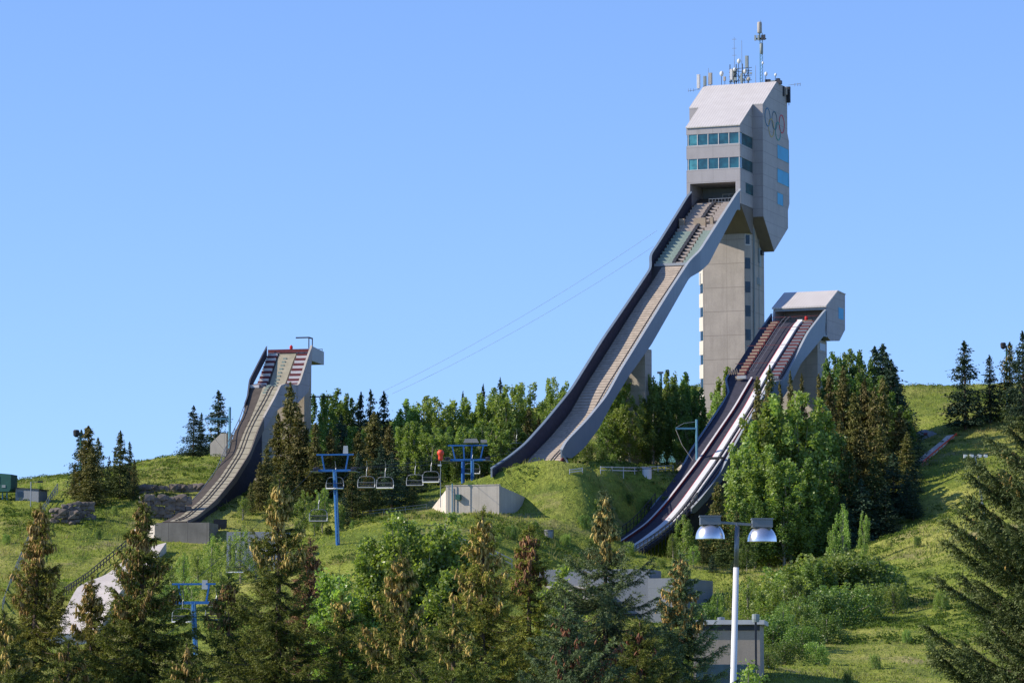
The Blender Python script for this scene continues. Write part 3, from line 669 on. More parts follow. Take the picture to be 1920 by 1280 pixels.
tl = np.interp(ysF, [ysF[0], vk - 9, vk, 0], [-3.9, -3.5, -4.3, -4.6]); tr = np.interp(ysF, [ysF[0], vk - 2, vk + 1, 0], [-1.72, -1.85, -2.2, -2.2])  # left edge keeps to the sunlit width; dark deck beside it paints shade
b = MB(); beam(b, ysF, zF + .06, zF + .003, tl, tr); trk = b.build('worn_track', M['trackgreen'], K_)
fzs = lambda y: float(np.interp(y, ysF, zF))
pieces('start_step', (.45, .3, .25), [(-3.75, y, fzs(y) + .05) for y in np.arange(vk - 3, -.8, .55)], M['greenstep'], trk)
for i, m_ in enumerate(('offwhite', 'maroon')):
    for u0, w0 in ((-6.1, 1.35), (-1.9, 1.6)):
        pieces('tread', (w0, .34, .4), [(u0, y, fzs(y) + .05) for y in np.arange((vk - 1.6 if u0 < -4 else vk + .3) + i * .4, -.3, .8)], M[m_], K_)
pieces('track_joint', (2.0, .09, .05), [(-3.75, y, fzs(y) + .065) for y in np.arange(ysF[0] + 1, vk - 2, 1.15)], M['slatgap'], trk)
b = MB(); yq = ysF[ysF < vk - 1]
for u_ in (-3.2, -2.75): beam(b, yq, np.array([fzs(q) + .14 for q in yq]), np.array([fzs(q) + .063 for q in yq]), u_ - .05, u_ + .05)
b.build('inrun_groove', M['slatgap'], trk)
zt_ = zR[-1]; vE = G.onu(607.6, 660, 0)[0]; vE = min(vE, 7.0)
z2 = G.onu(607.6, 659.6, 0)[1]; z3 = G.onu(607.6, 684, 0)[1]; z4 = G.onu(584.8, 676, 0)[1]
MB().prism([(0, zt_), (vE, z2), (vE, z3), (0, z4)], -.25, 0).build('end_panel', M['steel_panel_light'], K_)
MB().prism([(0, zt_ - .9), (vE, zt_ - .9), (vE, z3 + .02), (0, z4 + .02)], -6.3, -.25).build('start_platform', M['greywall'], K_)
b = MB()
for u_ in np.arange(-6.2, -.2, .85): b.box(u_ - .03, u_ + .03, vE - .06, vE, zt_ - .9, zt_ + .1)
b.box(-6.3, -.2, vE - .06, vE, zt_ + .05, zt_ + .12); b.build('railing', M['dark'], K_)
b = MB(); b.box(-6.2, -.3, -.2, 0.05, zt_ - .88, zt_ - .4); b.build('back_board', M['maroon'], K_)
b = MB(); b.lathe([(.05, 0), (.22, .05), (.24, .4), (.1, .6), (.01, .64)], 10, (-3.1, .5, zt_ - .4)); b.build('red_object', M['red'], K_)  # small red object of unknown kind
b = MB()
for vv in (.3,): 
    b.box(-.6, -.48, vv, vv + .12, zt_ - .3, zt_ + 1.1); b.box(-2.4, -.48, vv, vv + .12, zt_ + 1.1, zt_ + 1.28); b.box(-.6, -.48, vv + 1.6, vv + 1.72, zt_ - .3, zt_ + 1.1); b.box(-.6, -.48, vv + .12, vv + 1.72, zt_ + 1.1, zt_ + 1.28)
b.build('gantry', M['dark'], K_)
vp = G.onu(583.5, 750, -1.0)[0]
pz = z4 - .1
MB().prism([(vp - 3.2, np.interp(vp - 3.2, ysR, zRb) + .2), (vp, pz), (vp, -8), (vp - 3.2, -8)], -5.2, -1.0).build('pier', concrete('warm_concrete', (.44, .36, .27), (), .1), K_)
b = MB(); b.box(-1.0, 2.0, vp - .6, vp - .3, G.zat(0, vp, 745), G.zat(0, vp, 743)); b.build('floodlight_arm', M['dark'], K_)
# triangular wall under the deck
yw = np.arange(vk - 9, vk - 2, .6); zw = np.interp(yw, ysR, zRb)
b = MB(); beam(b, yw, zw, np.full(len(yw), -4.0), -4.6, -1.85); b.build('under_wall_and_shade', M['pier'], K_)
yw = ysR[ysR < vk - 8.5]; zw = np.interp(yw, ysR, zRb)
b = MB(); beam(b, yw, zw - .003, zw - 4.5, -4.6, -1.85); b.build('under_wall_and_shade', M['navy'], K_)  # navy face paints the dark shadow below the lower deck
# ============================================================ SMALL STRUCTURES
def ground_pt(px, D, dz=0.0):
    p = P(px, 1000, D); return (float(p[0]), D, gz(p[0], D) + dz)
# ---- antennas on the tower roof: every one a thing of its own
def wpt(px, py, v): 
    """photo point at depth v (tower frame) -> world"""
    x = F.onv(px, py, v); w = F.world(x[0], v); return Vector((w[0], w[1], x[1] + F.z0))
def antenna_panel(px, y0, y1, w, mat, label, v=None, arm=True):
    v = vr + 1.0 if v is None else v
    a, c = wpt(px, y0, v), wpt(px, y1, v); h = a.z - c.z; zr_ = F.z0 + zr + .1
    r_ = empty('panel_antenna', (c.x, c.y, c.z), -F.a, label, 'antenna', 'aerials on the tower roof')
    MB().prism([(-w / 2, 0), (-w / 2 * .7, -w * .3), (w / 2 * .7, -w * .3), (w / 2, 0), (w / 2, .1), (-w / 2, .1)], 0, h, 'z').build('radome', mat, r_)
    b = MB().tube([(0, .16, min(-.1, zr_ - c.z if px < 1470 else -.4)), (0, .16, h * .9)], .045, 6)
    for k in (.2, .8): b.box(-.04, .04, .1, .2, h * k - .04, h * k + .04)
    b.build('mast', M['dark'], r_); return r_
def dish(px, py, r, label, base=None, v=None, mat='white'):
    v = vr + 1.0 if v is None else v
    c = wpt(px, py, v); zr_ = F.z0 + zr + .1
    r_ = empty('dish_antenna', (c.x, c.y, c.z), -F.a + R(25), label, 'antenna', 'aerials on the tower roof')
    b = MB(); prof = [(r, -.0), (r, -.12), (r * .95, -.3), (.0001, -.36)]
    nn = 16; vs = []; fs = []
    for rr, yy in prof:
        for j in range(nn): t = 2 * math.pi * j / nn; vs.append((rr * .72 * math.cos(t), yy + .3, rr * math.sin(t)))
    for i in range(3):
        for j in range(nn): a_ = i * nn + j; b_ = i * nn + (j + 1) % nn; fs.append((a_, a_ + nn, b_ + nn, b_))
    fs.append(tuple(range(nn))); b.add(vs, fs).build('reflector', M[mat], r_, True)
    zb = (zr_ - c.z) if base is None else wpt(px, base, v).z - c.z
    MB().tube([(0, .5, zb), (0, .5, r * .6)], .05, 6).box(-.05, .05, .28, .5, -.06, .06).build('mast', M['dark'], r_)
def whip(px, y0, y1, label, cross=(), v=None):
    v = vr + 1.2 if v is None else v
    a, c = wpt(px, y0, v), wpt(px, y1, v)
    r_ = empty('whip_antenna', tuple(c), -F.a, label, 'antenna', 'aerials on the tower roof')
    MB().tube([(0, 0, 0), (0, 0, a.z - c.z)], .05, 6, .03).build('rod', M['wire'], r_)
    for y in cross: z = wpt(px, y, v).z - c.z; MB().box(-.35, .35, -.02, .02, z - .03, z + .03).build('cross_element', M['wire'], r_)
antenna_panel(1309.7, 140, 166, .55, M['offwhite'], 'white panel antenna leaning out at the far left end of the tower roof', vr - .3)
antenna_panel(1321.5, 143, 161, .5, M['greypanel'], 'short dark grey panel antenna, second from left on the tower roof')
antenna_panel(1332, 137, 159, .6, M['tan'], 'beige panel antenna right of the short dark one near the roof left end')
whip(1328.5, 128, 160, 'thin dark rod aerial rising between the two left panel antennas')
dish(1353.4, 138, .42, 'lone white dish on a thin post on the left half of the tower roof')
antenna_panel(1358.5, 144, 152, .4, M['tan'], 'small beige box antenna just right of the lone white dish')
antenna_panel(1371.5, 130, 150, .5, M['offwhite'], 'pale panel antenna at left edge of the dense aerial cluster')
antenna_panel(1377, 131, 151, .5, M['greypanel'], 'grey panel antenna behind the pale one left of the dense cluster', vr + 1.8)
antenna_panel(1400.3, 105, 127, .55, M['greypanel'], 'tall dark panel antenna topping the dense aerial cluster')
antenna_panel(1390.5, 138, 156, .4, M['greypanel'], 'teal grey panel antenna low in the middle of the aerial cluster')
dish(1385.7, 114.5, .38, 'white oval dish topping the left of the dense aerial cluster')
dish(1377.5, 130, .28, 'small white dish beside the pale panel in the aerial cluster', v=vr + .6)
dish(1397, 134, .36, 'white dish in the middle of the dense aerial cluster')
dish(1404, 148, .34, 'dull pinkish dish low at right of the dense aerial cluster', mat='tan')
whip(1377, 70, 150, 'thinnest pale whip aerial with two small cross elements', (74, 91, 104))
whip(1391.2, 76, 150, 'tall thin rod aerial above the middle of the dense cluster')
whip(1417, 123, 158, 'short dark rod aerial left of the blue lattice mast')
# cluster frame
c = wpt(1391, 156, vr + 1.2); r_ = empty('aerial_frame', tuple(c), -F.a, 'dark lattice frame carrying the dense aerial cluster on tower roof', 'frame', 'aerials on the tower roof')
b = MB(); hh = wpt(1391, 118, vr + 1.2).z - c.z
for x in (-1.9, -.9, .1, 1.1): b.tube([(x, 0, -.3), (x, 0, hh * (.95 if x < .5 else .7))], .07, 6)
b.build('post', M['dark'], r_)
b = MB()
for z in (.35, 1.1, 1.8, 2.3): b.bar((-2.1, .1, z), (1.6, .1, z + .05), .07)
for x in (-1.9, -.9, .1): b.bar((x, .05, .1), (x + 1, .05, 1.7), .06); b.bar((x + 1, .05, .1), (x, .05, 1.7), .06)
b.build('lattice', M['dark'], r_)
b = MB()
for i in range(12): x = rnd.uniform(-1.9, 1.5); z = rnd.uniform(0, 2.0); b.box(x, x + rnd.uniform(.15, .4), -.25, -.05, z, z + rnd.uniform(.2, .5))
b.build('radio_boxes', M['greypanel'], r_)
# main mast
v = vr + 1.5; c = wpt(1427, 156, v); r_ = empty('lattice_mast', tuple(c), -F.a, 'tallest blue lattice mast on the tower roof with stacked radomes', 'mast', 'aerials on the tower roof')
zt_ = wpt(1427, 62, v).z - c.z; b = MB(); s_ = .26
for i in range(3):
    t = 2 * math.pi * i / 3 + .4; b.tube([(s_ * math.cos(t), s_ * math.sin(t), -.2), (s_ * math.cos(t), s_ * math.sin(t), zt_)], .045, 5)
n_ = int(zt_ / .5)
for k in range(n_):
    for i in range(3):
        t = 2 * math.pi * i / 3 + .4; t2 = t + 2 * math.pi / 3; b.bar((s_ * math.cos(t), s_ * math.sin(t), k * .5), (s_ * math.cos(t2), s_ * math.sin(t2), k * .5 + .5), .035)
b.build('lattice', M['ltblue'], r_)
zz = lambda y: wpt(1427, y, v).z - c.z
MB().lathe([(.001, zz(63)), (.33, zz(62.5)), (.36, zz(60)), (.36, zz(44)), (.3, zz(41.5)), (.001, zz(41))], 14, (-.18, 0, 0)).build('top_radome', M['tan'], r_, True)
MB().box(-.75, .75, -.5, .5, zz(73.5), zz(72)).tube([(-.18, 0, zz(72)), (-.18, 0, zz(62))], .1, 6).build('platform', M['dark'], r_)
for x in (-.7, -.2, .4, .75): MB().box(x - .14, x + .14, -.65, -.45, zz(77), zz(67)).build('radio_unit', M['greypanel'] if x < 0 else M['dark'], r_)
MB().lathe([(.001, zz(103)), (.26, zz(101)), (.27, zz(82)), (.001, zz(81))], 12, (.12, -.1, 0)).build('mid_radome', M['greypanel'], r_, True)
b = MB().tube([(0, 0, zz(42)), (0, 0, zz(38))], .03, 5); b.build('lightning_rod', M['wire'], r_)
dish(1430.5, 118, .22, 'small white dish halfway up the blue lattice mast', 125, v=vr + 1.2)
dish(1436.6, 138.5, .33, 'white dish just right of the blue lattice mast foot')
dish(1454.5, 140, .24, 'small white dish near the right end of the tower roof')
c = wpt(1447, 156, vr + 1.5); r_ = empty('equipment_cabinet', tuple(c), -F.a, 'dark equipment cabinets on roof right of the lattice mast', 'cabinet')
for x, w, h in ((-1.1, .8, .9), (-.2, .9, .6), (.7, .5, 1.0), (1.2, .3, .5)): MB().box(x, x + w, 0, .6, -.2, h * .7).build('cabinet', M['dark'] if w < .85 else M['greypanel'], r_)
antenna_panel(1473, 163, 178, .5, M['tan'], 'beige panel antenna hung on the right edge of the tower roof', vb - 1.5)
antenna_panel(1467.5, 162, 181, .6, M['dark'], 'dark panel antenna left of the beige one at roof right edge', vb - 2.2)
antenna_panel(1478.6, 163, 193, .6, M['dark'], 'longest dark panel antenna hanging at the tower roof right edge', vb - .3)
dish(1462, 157, .2, 'tiny white dish at the corner above the emblem rings', v=vb - 3)
for (xa, ya, xb, yb, lb, v_) in ((1478, 160, 1501, 157, 'thin horizontal aerial sticking out from roof right edge', vb - .5), (1312, 168, 1290, 171, 'thin horizontal aerial sticking out below roof left end', vr - 1)):
    a = wpt(xa, ya, v_); d = wpt(xb, yb, v_); r_ = empty('yagi_antenna', tuple(a), 0, lb, 'antenna', 'aerials on the tower roof')
    q = d - a; MB().tube([(0, 0, 0), tuple(q)], .035, 5).build('boom', M['wire'], r_)
    for k in (.55, .8, 1): MB().box(q.x * k - .02, q.x * k + .02, -.3, .3, q.z * k - .22, q.z * k + .22).build('cross_element', M['wire'], r_)
# antenna on shaft and white box at its left edge
antenna_panel(1423, 465, 492, .35, M['greypanel'], 'grey panel antenna on the shaded side of the tower shaft', 8)
antenna_panel(1312.5, 512, 535, .3, M['white'], 'white panel antenna on the left edge of the tower shaft', 5.8)

# ---- zip wires across the sky
for (a, c, lb) in (((1232, 432, 505), (715, 735, 520), 'upper of the two thin wires crossing the sky'), ((1225, 462, 505), (735, 738, 520), 'lower of the two thin wires crossing the sky')):
    p, q = P(*a), P(*c); pts = []
    for i in range(25):
        t = i / 24; w = p * (1 - t) + q * t; w[2] -= 2.2 * 4 * t * (1 - t) * .45; pts.append(tuple(w))
    o = MB().tube(pts, .02, 4).build('zip_wire', M['wire']); tag(o, lb, 'wire', 'wires across the sky')

# ---- chair lift
def lift_tower(px, D, y_bot, y_top, label, double=False, lean=0.0, w=4.3):
    a = P(px, y_bot, D); c = P(px + lean, y_top, D); r_ = empty('lift_tower', tuple(a), R(-8), label, 'lift tower', 'blue chairlift towers')
    h = c[2] - a[2]; lx = c[0] - a[0]
    posts = (-.62, .62) if double else (0,)
    for x in posts: MB().tube([(x, 0, -3), (x + lx * .05, 0, 0), (x + lx, 0, h)], .26 if not double else .24, 14, .22).build('post', M['blue'], r_)
    hb = 1.9
    b = MB(); b.box(lx - w / 2 * .92, lx + w / 2 * .92, -.16, .16, h, h + .28); b.build('lower_beam', M['blue'], r_)
    b = MB(); b.box(lx - w / 2 * 1.02, lx + w / 2 * 1.02, -.1, .1, h + hb, h + hb + .18); b.build('upper_beam', M['blue'], r_)
    xs = (-w * .36, w * .36) if not double else (-w * .4, -.55, .55, w * .4)
    b = None
    for x in xs:
        sgn = 1 if x > 0 else -1
        MB().bar((lx + x * .8, 0, h + .1), (lx + x, 0, h + hb), .16).build('strut', M['blue'], r_)
    for x in (-w * .52, w * .52):
        b = MB(); b.bar((lx + x, -1.6, h + .1), (lx + x, 1.6, h + .4), .14, .2)
        for k in (-1.4, -.8, -.2, .4, 1.0): b.tube([(lx + x - .08, k, h + .35 + k * .09), (lx + x + .08, k, h + .35 + k * .09)], .2, 10)
        b.build('sheave_train', M['dark'], r_)
        MB().box(lx + x - .45, lx + x + .45, -1.5, 1.5, h - .05, h + .003).build('catwalk', M['wire'], r_)
    ld = MB(); x_ = posts[-1]; sh = lambda z: x_ + lx * z / h
    for e in (-.18, .18): ld.tube([(sh(.5) + e, -.42, .5), (sh(h) + e, -.42, h + .2)], .025, 4)
    for z in np.arange(.7, h, .45): ld.bar((sh(z) - .18, -.42, z), (sh(z) + .18, -.42, z), .03)
    ld.build('ladder', M['ltblue'], r_)
    return (a[0] + lx, D, a[2] + h)
l2 = lift_tower(634, 412, 1026, 884, 'blue single post chairlift tower in front of the dark spruces', lean=-6)
l3 = lift_tower(877, 450, 908, 864, 'blue chairlift tower on two posts above the concrete bunker', True, 0, 5.0)
l1 = lift_tower(371, 352, 1300, 1132, 'blue chairlift tower lowest on the slope among the front spruces', lean=-8)
for (px, D, yb, yt, lb) in ((648, 412, 850, 834, 'grey box on top of the middle lift tower'), (384, 352, 1104, 1090, 'grey box on top of the lowest lift tower')):
    a = P(px, yb, D); o = MB().prism([(-.3, 0), (.3, 0), (.24, .9), (-.24, .9)], -.2, .2, 'y').build('loudspeaker', M['offwhite']); o.location = tuple(a); tag(o, lb, 'speaker')
a = P(885, 830, 450)
r_ = empty('drive_housing', tuple(a), 0, 'pale drive housing on top of the two post lift tower', 'housing')
MB().prism([(-1.1, 0), (.9, 0), (.6, .55), (-.9, .5)], -.4, .4, 'y').build('cover', M['tan'], r_); MB().box(1.1, 1.9, -.3, .3, .0, .4).build('motor_box', M['tan'], r_)
def chair_proto(loc, label, seat='white'):
    r_ = empty('lift_chair', loc, R(-8), label, 'lift chair', 'chairs hanging on the ski lift')
    b = MB(); w, h = 1.08, 1.45
    pts = [(-w, 0, 0)]
    for t in np.linspace(0, 1, 5): pts.append((-w + .12 + .28 * t * t, 0, h * (.35 + .65 * math.sin(t * 1.57)) ))
    loop = [(-w, -.1, .05), (-w - .04, 0, .5), (-w + .02, 0, 1.1), (-w + .22, 0, 1.4), (-w + .5, 0, 1.5), (w - .5, 0, 1.5), (w - .22, 0, 1.4), (w - .02, 0, 1.1), (w + .04, 0, .5), (w, -.1, .05)]
    b.tube(loop, .055, 6).build('frame', M['galv'], r_)
    MB().tube([(0, 0, 1.5), (0, .1, 2.2), (.05, .35, 2.7), (0, 0, 3.5)], .05, 6).build('hanger', M['galv'], r_)
    MB().prism([(-.55, .05), (.05, -.03), (.05, .09), (-.5, .17)], -w + .03, w - .03, 'x').build('seat', M[seat], r_)
    b = MB()
    for z in (.35, .62): b.box(-w + .05, w - .05, .06, .11, z, z + .1)
    b.build('backrest', M['dark'], r_)
    MB().tube([(-w, -.15, .95), (-w + .1, -.5, .75), (w - .1, -.5, .75), (w, -.15, .95)], .03, 5).build('safety_bar', M['galv'], r_)
    return r_
def copy_tree(o, parent=None):
    c_ = o.copy(); col.objects.link(c_)
    if parent: c_.parent = parent
    for ch in [q for q in o.children]: copy_tree(ch, c_)
    return c_
chairs = [(628, 917, 412, 1, 'lift chair hanging behind the post of the middle tower'),
 (687, 915, 420, 0, 'lift chair, left one of the pair right of the middle tower'), (722, 916, 424, 1, 'white seated lift chair, right one of the pair right of middle tower'),
 (778, 911, 432, 0, 'lift chair, left one of the pair beside the orange marker'), (808, 905, 430, 1, 'white seated lift chair just left of the orange marker'),
 (597, 978, 402, 0, 'lift chair hanging low against the pale green trees left of middle tower'), (885, 889, 452, 1, 'lift chair partly behind the two post tower'),
 (968, 850, 468, 0, 'lift chair beside the curved end of the tallest inrun'), (441, 1074, 392, 1, 'white seated lift chair in front of the blue grey wall'),
 (342, 1167, 352, 1, 'white seated lift chair left of the lowest tower'), (404, 1163, 353, 0, 'dark seated lift chair right of the lowest tower'), (497, 1070, 395, 0, 'lift chair half hidden behind the coned spruce top')]
protos = {}
for px, py, D, wh, lb in chairs:
    p = P(px, py, D)
    if wh not in protos: protos[wh] = o = chair_proto(tuple(p), lb, 'white' if wh else 'greywall')
    else: o = copy_tree(protos[wh]); o.location = tuple(p); o['label'] = lb
    for k in [o]: k.rotation_euler = (0, 0, R(-8)); k.scale = (.93, .93, .93)
# haul ropes
for s_, lb in ((-1, 'left haul rope of the chairlift'), (1, 'right haul rope of the chairlift')):
    pts = []
    tw = [(l1[0] - 6, 310, l1[2] - 7), l1, l2, l3, (l3[0] + 9, 500, l3[2] + 6)]
    for i in range(len(tw) - 1):
        for t in np.linspace(0, 1, 9)[:-1]:
            q = [tw[i][k] * (1 - t) + tw[i + 1][k] * t for k in range(3)]; q[2] += .45 - .35 * 4 * t * (1 - t); q[0] += s_ * 2.2; pts.append(tuple(q))
    tag(MB().tube(pts, .03, 4).build('haul_rope', M['dark']), lb, 'rope', 'haul ropes of the chairlift')
# T shaped poles
def t_pole(px, D, yb, yt, arm_px, arm_y, label, mat='ltblue'):
    a = P(px, yb, D); c = P(px, yt, D); d = P(arm_px, arm_y, D); r_ = empty('arm_pole', tuple(a), 0, label, 'pole', 'faded blue poles with a side arm')
    h = c[2] - a[2]; MB().tube([(0, 0, -2), (0, 0, h)], .17, 8).build('post', M[mat], r_)
    z = d[2] - a[2]; x = d[0] - a[0]; MB().box(min(0, x), max(0, x), -.12, .12, z - .12, z + .12).build('arm', M[mat], r_)
    MB().tube([(x, 0, z + .1), (x * .6, 0, z + .7), (0, 0, h - .3)], .03, 5).build('stay', M['wire'], r_)
    MB().tube([(x, 0, z - .12), (x * .7, 0, z - 2.2), (x * .15, 0, z - 4.4)], .04, 5).build('cable', M['tan'], r_)
t_pole(1306.5, 470, 850, 786, 1267, 803, 'faded blue pole with left arm beside the right jump')
t_pole(430.5, 470, 812, 763, 384, 785, 'faded blue pole with left arm beside the small jump')
a = P(1239, 780, 508); c = P(1239, 700, 508)
r_ = empty('service_pole', tuple(a), 0, 'blue pole rising between the poplars left of the tower shaft', 'pole')
MB().tube([(0, 0, -6), (0, 0, c[2] - a[2])], .2, 8).build('post', M['ltblue'], r_); MB().box(-.5, .4, -.3, .3, c[2] - a[2], c[2] - a[2] + .25).build('cap', M['galv'], r_)

# ---- orange marker on a thin pole, concrete bunker
G = Frame(936, 436, 21); G.z0 = G.zat(0, 0, 961)
r_ = G.root('concrete_bunker', 'weathered concrete bunker wall with a bright left wing set in the grass', 'bunker')
zt_ = G.zat(0, 0, 909); wl = G.onv(836, 920, 0)[0]
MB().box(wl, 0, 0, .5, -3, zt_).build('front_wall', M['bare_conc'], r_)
a1 = G.onu(1006, 944, 0.0)
MB().prism([(.503, -4), (a1[0], -4), (a1[0], a1[1] + .2), (.503, zt_ - .1)], -.45, -.003).build('right_wing', M['bare_conc'], r_)
q = [(wl, .0), (wl - .01, .4), (wl - 3.1, 3.2), (wl - 3.2, 2.9)]
b = MB(); zz_ = zt_ - .45
P0 = (wl, .05); P1 = (wl - 2.9, 2.6)
b.add([(P0[0], P0[1], -3), (P1[0], P1[1], -3), (P1[0], P1[1] + .4, -3), (P0[0], P0[1] + .4, -3), (P0[0], P0[1], zz_), (P1[0], P1[1], .9), (P1[0], P1[1] + .4, .9), (P0[0], P0[1] + .4, zz_)],
      [(0, 1, 2, 3), (7, 6, 5, 4), (4, 5, 1, 0), (5, 6, 2, 1), (6, 7, 3, 2), (7, 4, 0, 3)]); b.build('left_wing', M['pale_conc'], r_)  # paler concrete paints the direct sun on this wing
MB().box(wl - .1, .05, -.06, .3, zt_ + .003, zt_ + .12).build('coping', M['bare_conc'], r_)
xx = G.onv(848, 940, -.3)[0]
MB().tube([(xx, -.3, .1), (xx, -.3, zt_ + .3)], .07, 6).build('conduit', M['ltblue'], r_); MB().tube([(xx - .45, -.3, .1), (xx - .45, -.3, zt_ + .1)], .06, 6).build('conduit', M['galv'], r_)
MB().box(xx + .5, xx + 1.1, -.5, -.01, .7 + 1.0, 2.35).build('junction_box', M['teal'], r_)
a = P(826, 905, 437); h = P(826, 862, 437)[2] - a[2]
r_ = empty('marker_pole', (a[0], a[1], a[2]), 0, 'thin pole with a bright orange marker beside the bunker', 'marker')
MB().tube([(0, 0, -3), (0, 0, h)], .05, 6).build('post', M['galv'], r_)
MB().lathe([(.001, h - .1), (.24, h - .05), (.3, h + .25), (.28, h + .55), (.4, h + .7), (.42, h + 1.0), (.25, h + 1.22), (.001, h + 1.25)], 12).build('float', M['orange'], r_, True)
MB().box(-.35, .1, -.1, .1, h - .75, h - .55).build('bracket', M['white'], r_)

# ---- fence, barrel and benches at the top of the bank
def rail_fence(pts, label, h=1.1, rails=(.55, 1.05), mat='offwhite', name='rail_fence', sp=2.2, d=(.1, .12)):
    """pts world points on the ground"""
    r_ = empty(name, tuple(pts[0]), 0, label, 'fence'); o = Vector(pts[0])
    for i in range(len(pts) - 1):
        a, c = Vector(pts[i]) - o, Vector(pts[i + 1]) - o; L = (c - a).length; k = max(1, int(L / sp))
        for j in range(k + (1 if i == len(pts) - 2 else 0)):
            p = a + (c - a) * (j / k); MB().box(p.x - d[0] / 2, p.x + d[0] / 2, p.y - d[0] / 2, p.y + d[0] / 2, p.z - .6, p.z + h).build('post', M[mat], r_)
        b = MB()
        for z in rails: b.bar(a + Vector((0, -.06, z)), c + Vector((0, -.06, z)), .05, d[1])
        b.build('rail', M[mat], r_)
    return r_
def pz(px, py, D): return tuple(P(px, py, D))
rail_fence([onhill(1068, 889), onhill(1092, 888)], 'short pale rail fence segment at the foot of the tallest inrun', .6, (.2, .5), sp=1.2)
rail_fence([onhill(1126, 891), onhill(1190, 889), onhill(1262, 885)], 'long pale rail fence on the bank between tallest and right jump', .95, (.45, .85), sp=2.5)
a = P(1213, 893, hitD(1213, 893)); r_ = empty('storage_drum', tuple(a), 0, 'white round tank standing on the bank in front of the long fence', 'tank')
MB().lathe([(.001, -.6), (.62, -.6), (.62, 1.05), (.58, 1.12), (.001, 1.14)], 20).build('shell', M['white'], r_, False); MB().lathe([(.64, .95), (.66, 1.0), (.64, 1.05)], 20).build('rim', M['galv'], r_)
a = P(1029, 1004, hitD(1029, 1006)); r_ = empty('storage_drum', tuple(a), 0, 'small grey tank half sunk in the slope below the bunker', 'tank')
MB().lathe([(.001, -.5), (.6, -.5), (.6, .65), (.55, .72), (.001, .74)], 18).build('shell', M['galv'], r_); MB().lathe([(.62, .58), (.64, .62), (.62, .66)], 18).build('rim', M['dark'], r_)
# concrete wing wall beside the right jump
G = Frame(1292, 478, 40); G.z0 = G.zat(0, 0, 890)
o = G.root('retaining_wall', 'pale sloping concrete wing wall between long fence and right jump', 'wall')
MB().prism([(-3.2, 0), (-3.2, -3), (0.4, -3), (.4, 2.3), (0, 2.3)], -.3, .1, 'y').build('wall_slab', M['pale_conc'], o)

# ---- grey buildings at the lower middle
def block(px0, px1, D, yt, yb, label, a, depth, mat, name='outbuilding', roofmat=None, cat='building', over=.0, rt=.3):
    G = Frame(px1, D, a); G.z0 = G.zat(0, 0, yb); r_ = G.root(name, label, cat); w = G.onv(px0, yt, 0)[0]; h = G.zat(0, 0, yt)
    MB().box(w, 0, 0, depth, -4, h).build('wall', M[mat], r_)
    if roofmat: MB().box(w - over, over, -over, depth + over, h + .003, h + rt).build('roof', M[roofmat], r_)
    return G, r_, w, h
block(1215, 1277, 402, 1083, 1185, 'tall blue grey wall block behind the thin coned spruce', 20, 12, 'greywall', 'concrete_block')
G, r_, w, h = block(1010, 1216, 404, 1066, 1120, 'low blue grey terrace building below the right jump', 12, 8, 'greywall', 'terrace_building')
MB().box(w + .5, w + 7, -1.6, -.01, -4, h - 1.9).build('plinth', M['pale_conc'], r_)
block(425, 535, 404, 996, 1052, 'blue grey wall panel on the slope right of the pale ramp', 10, 3, 'greywall', 'wall_block', None, 'wall')
G, r_, w, h = block(1300, 1421, 275, 1170, 1246, 'brown grey shed with pale flat roof behind the lamp', 6, 9, 'brownwall', 'flat_roofed_shed', 'roofwhite', over=.35, rt=.35)
MB().box(w + .003, -.003, -.06, -.003, h - .45, h - .05).build('fascia', M['dark'], r_)
MB().lathe([(.3, h + .35), (.3, h + .6), (.001, h + .66)], 12, (w + 2, 3, 0)).build('roof_vent', M['galv'], r_)
MB().box(w + .2, -.2, -.05, -.003, -4, 0.05).build('door_band', M['glass_dark'], r_)
a = P(1417, 1168, 272); r_ = empty('snow_gun', tuple(a), 0, 'dark machine with grey round drum at the right end of the shed roof', 'machine')
MB().lathe([(.25, -.25), (.3, 0), (.28, .35), (.001, .38)], 12, (0, 0, .35)).build('drum', M['greypanel'], r_); MB().box(-.08, .08, -.08, .08, -4, .1).build('stand', M['dark'], r_)

# ---- left side
a = P(76, 940, 462); G = Frame(76, hitD(76, 943), 18); G.z0 = G.zat(0, 0, 942); r_ = G.root('shed', 'small blue grey shed with a dark window on the left ridge', 'shed'); w = G.onv(29, 930, 0)[0]; h0 = G.zat(0, 0, 918)
MB().prism([(w, -2), (0, -2), (0, h0), (w, h0 + .25)], 0, 2.6, 'y').build('wall', M['greywall'], r_)
MB().prism([(w - .15, h0 + .26), (.15, h0 + .01), (.15, h0 + .12), (w - .15, h0 + .37)], -.15, 2.8, 'y').build('roof', M['dark'], r_)
MB().box(w + .3, w + 1.1, -.04, .02, .75, 1.4).build('window', M['glass_dark'], r_)
G = Frame(24, hitD(24, 940), 12); G.z0 = G.zat(0, 0, 930); r_ = G.root('timing_cabin', 'dark green cabin on stilts at the left edge of the picture', 'cabin'); w = G.onv(-30, 900, 0)[0]; z1, z0 = G.zat(0, 0, 887), G.zat(0, 0, 921)
MB().prism([(w, z0), (-.25, z0), (-.02, z0 + .35), (0, z1 - .12), (-1.2, z1), (w, z1 + .1)], 0, 2.4, 'y').build('cabin_wall', M['teal'], r_)
MB().box(w + .6, -1.5, -.04, .01, z0 + 1.0, z1 - .35).build('window', M['glass_dark'], r_)
MB().box(-1.2, -.7, -.05, .01, z0 + .5, z0 + .85).build('vent', M['greypanel'], r_)
for x in (-.9, -1.5, w + .4):
    MB().bar((x, 1.1, -3), (x, 1.1, z0), .15).build('stilt', M['ltblue'], r_)
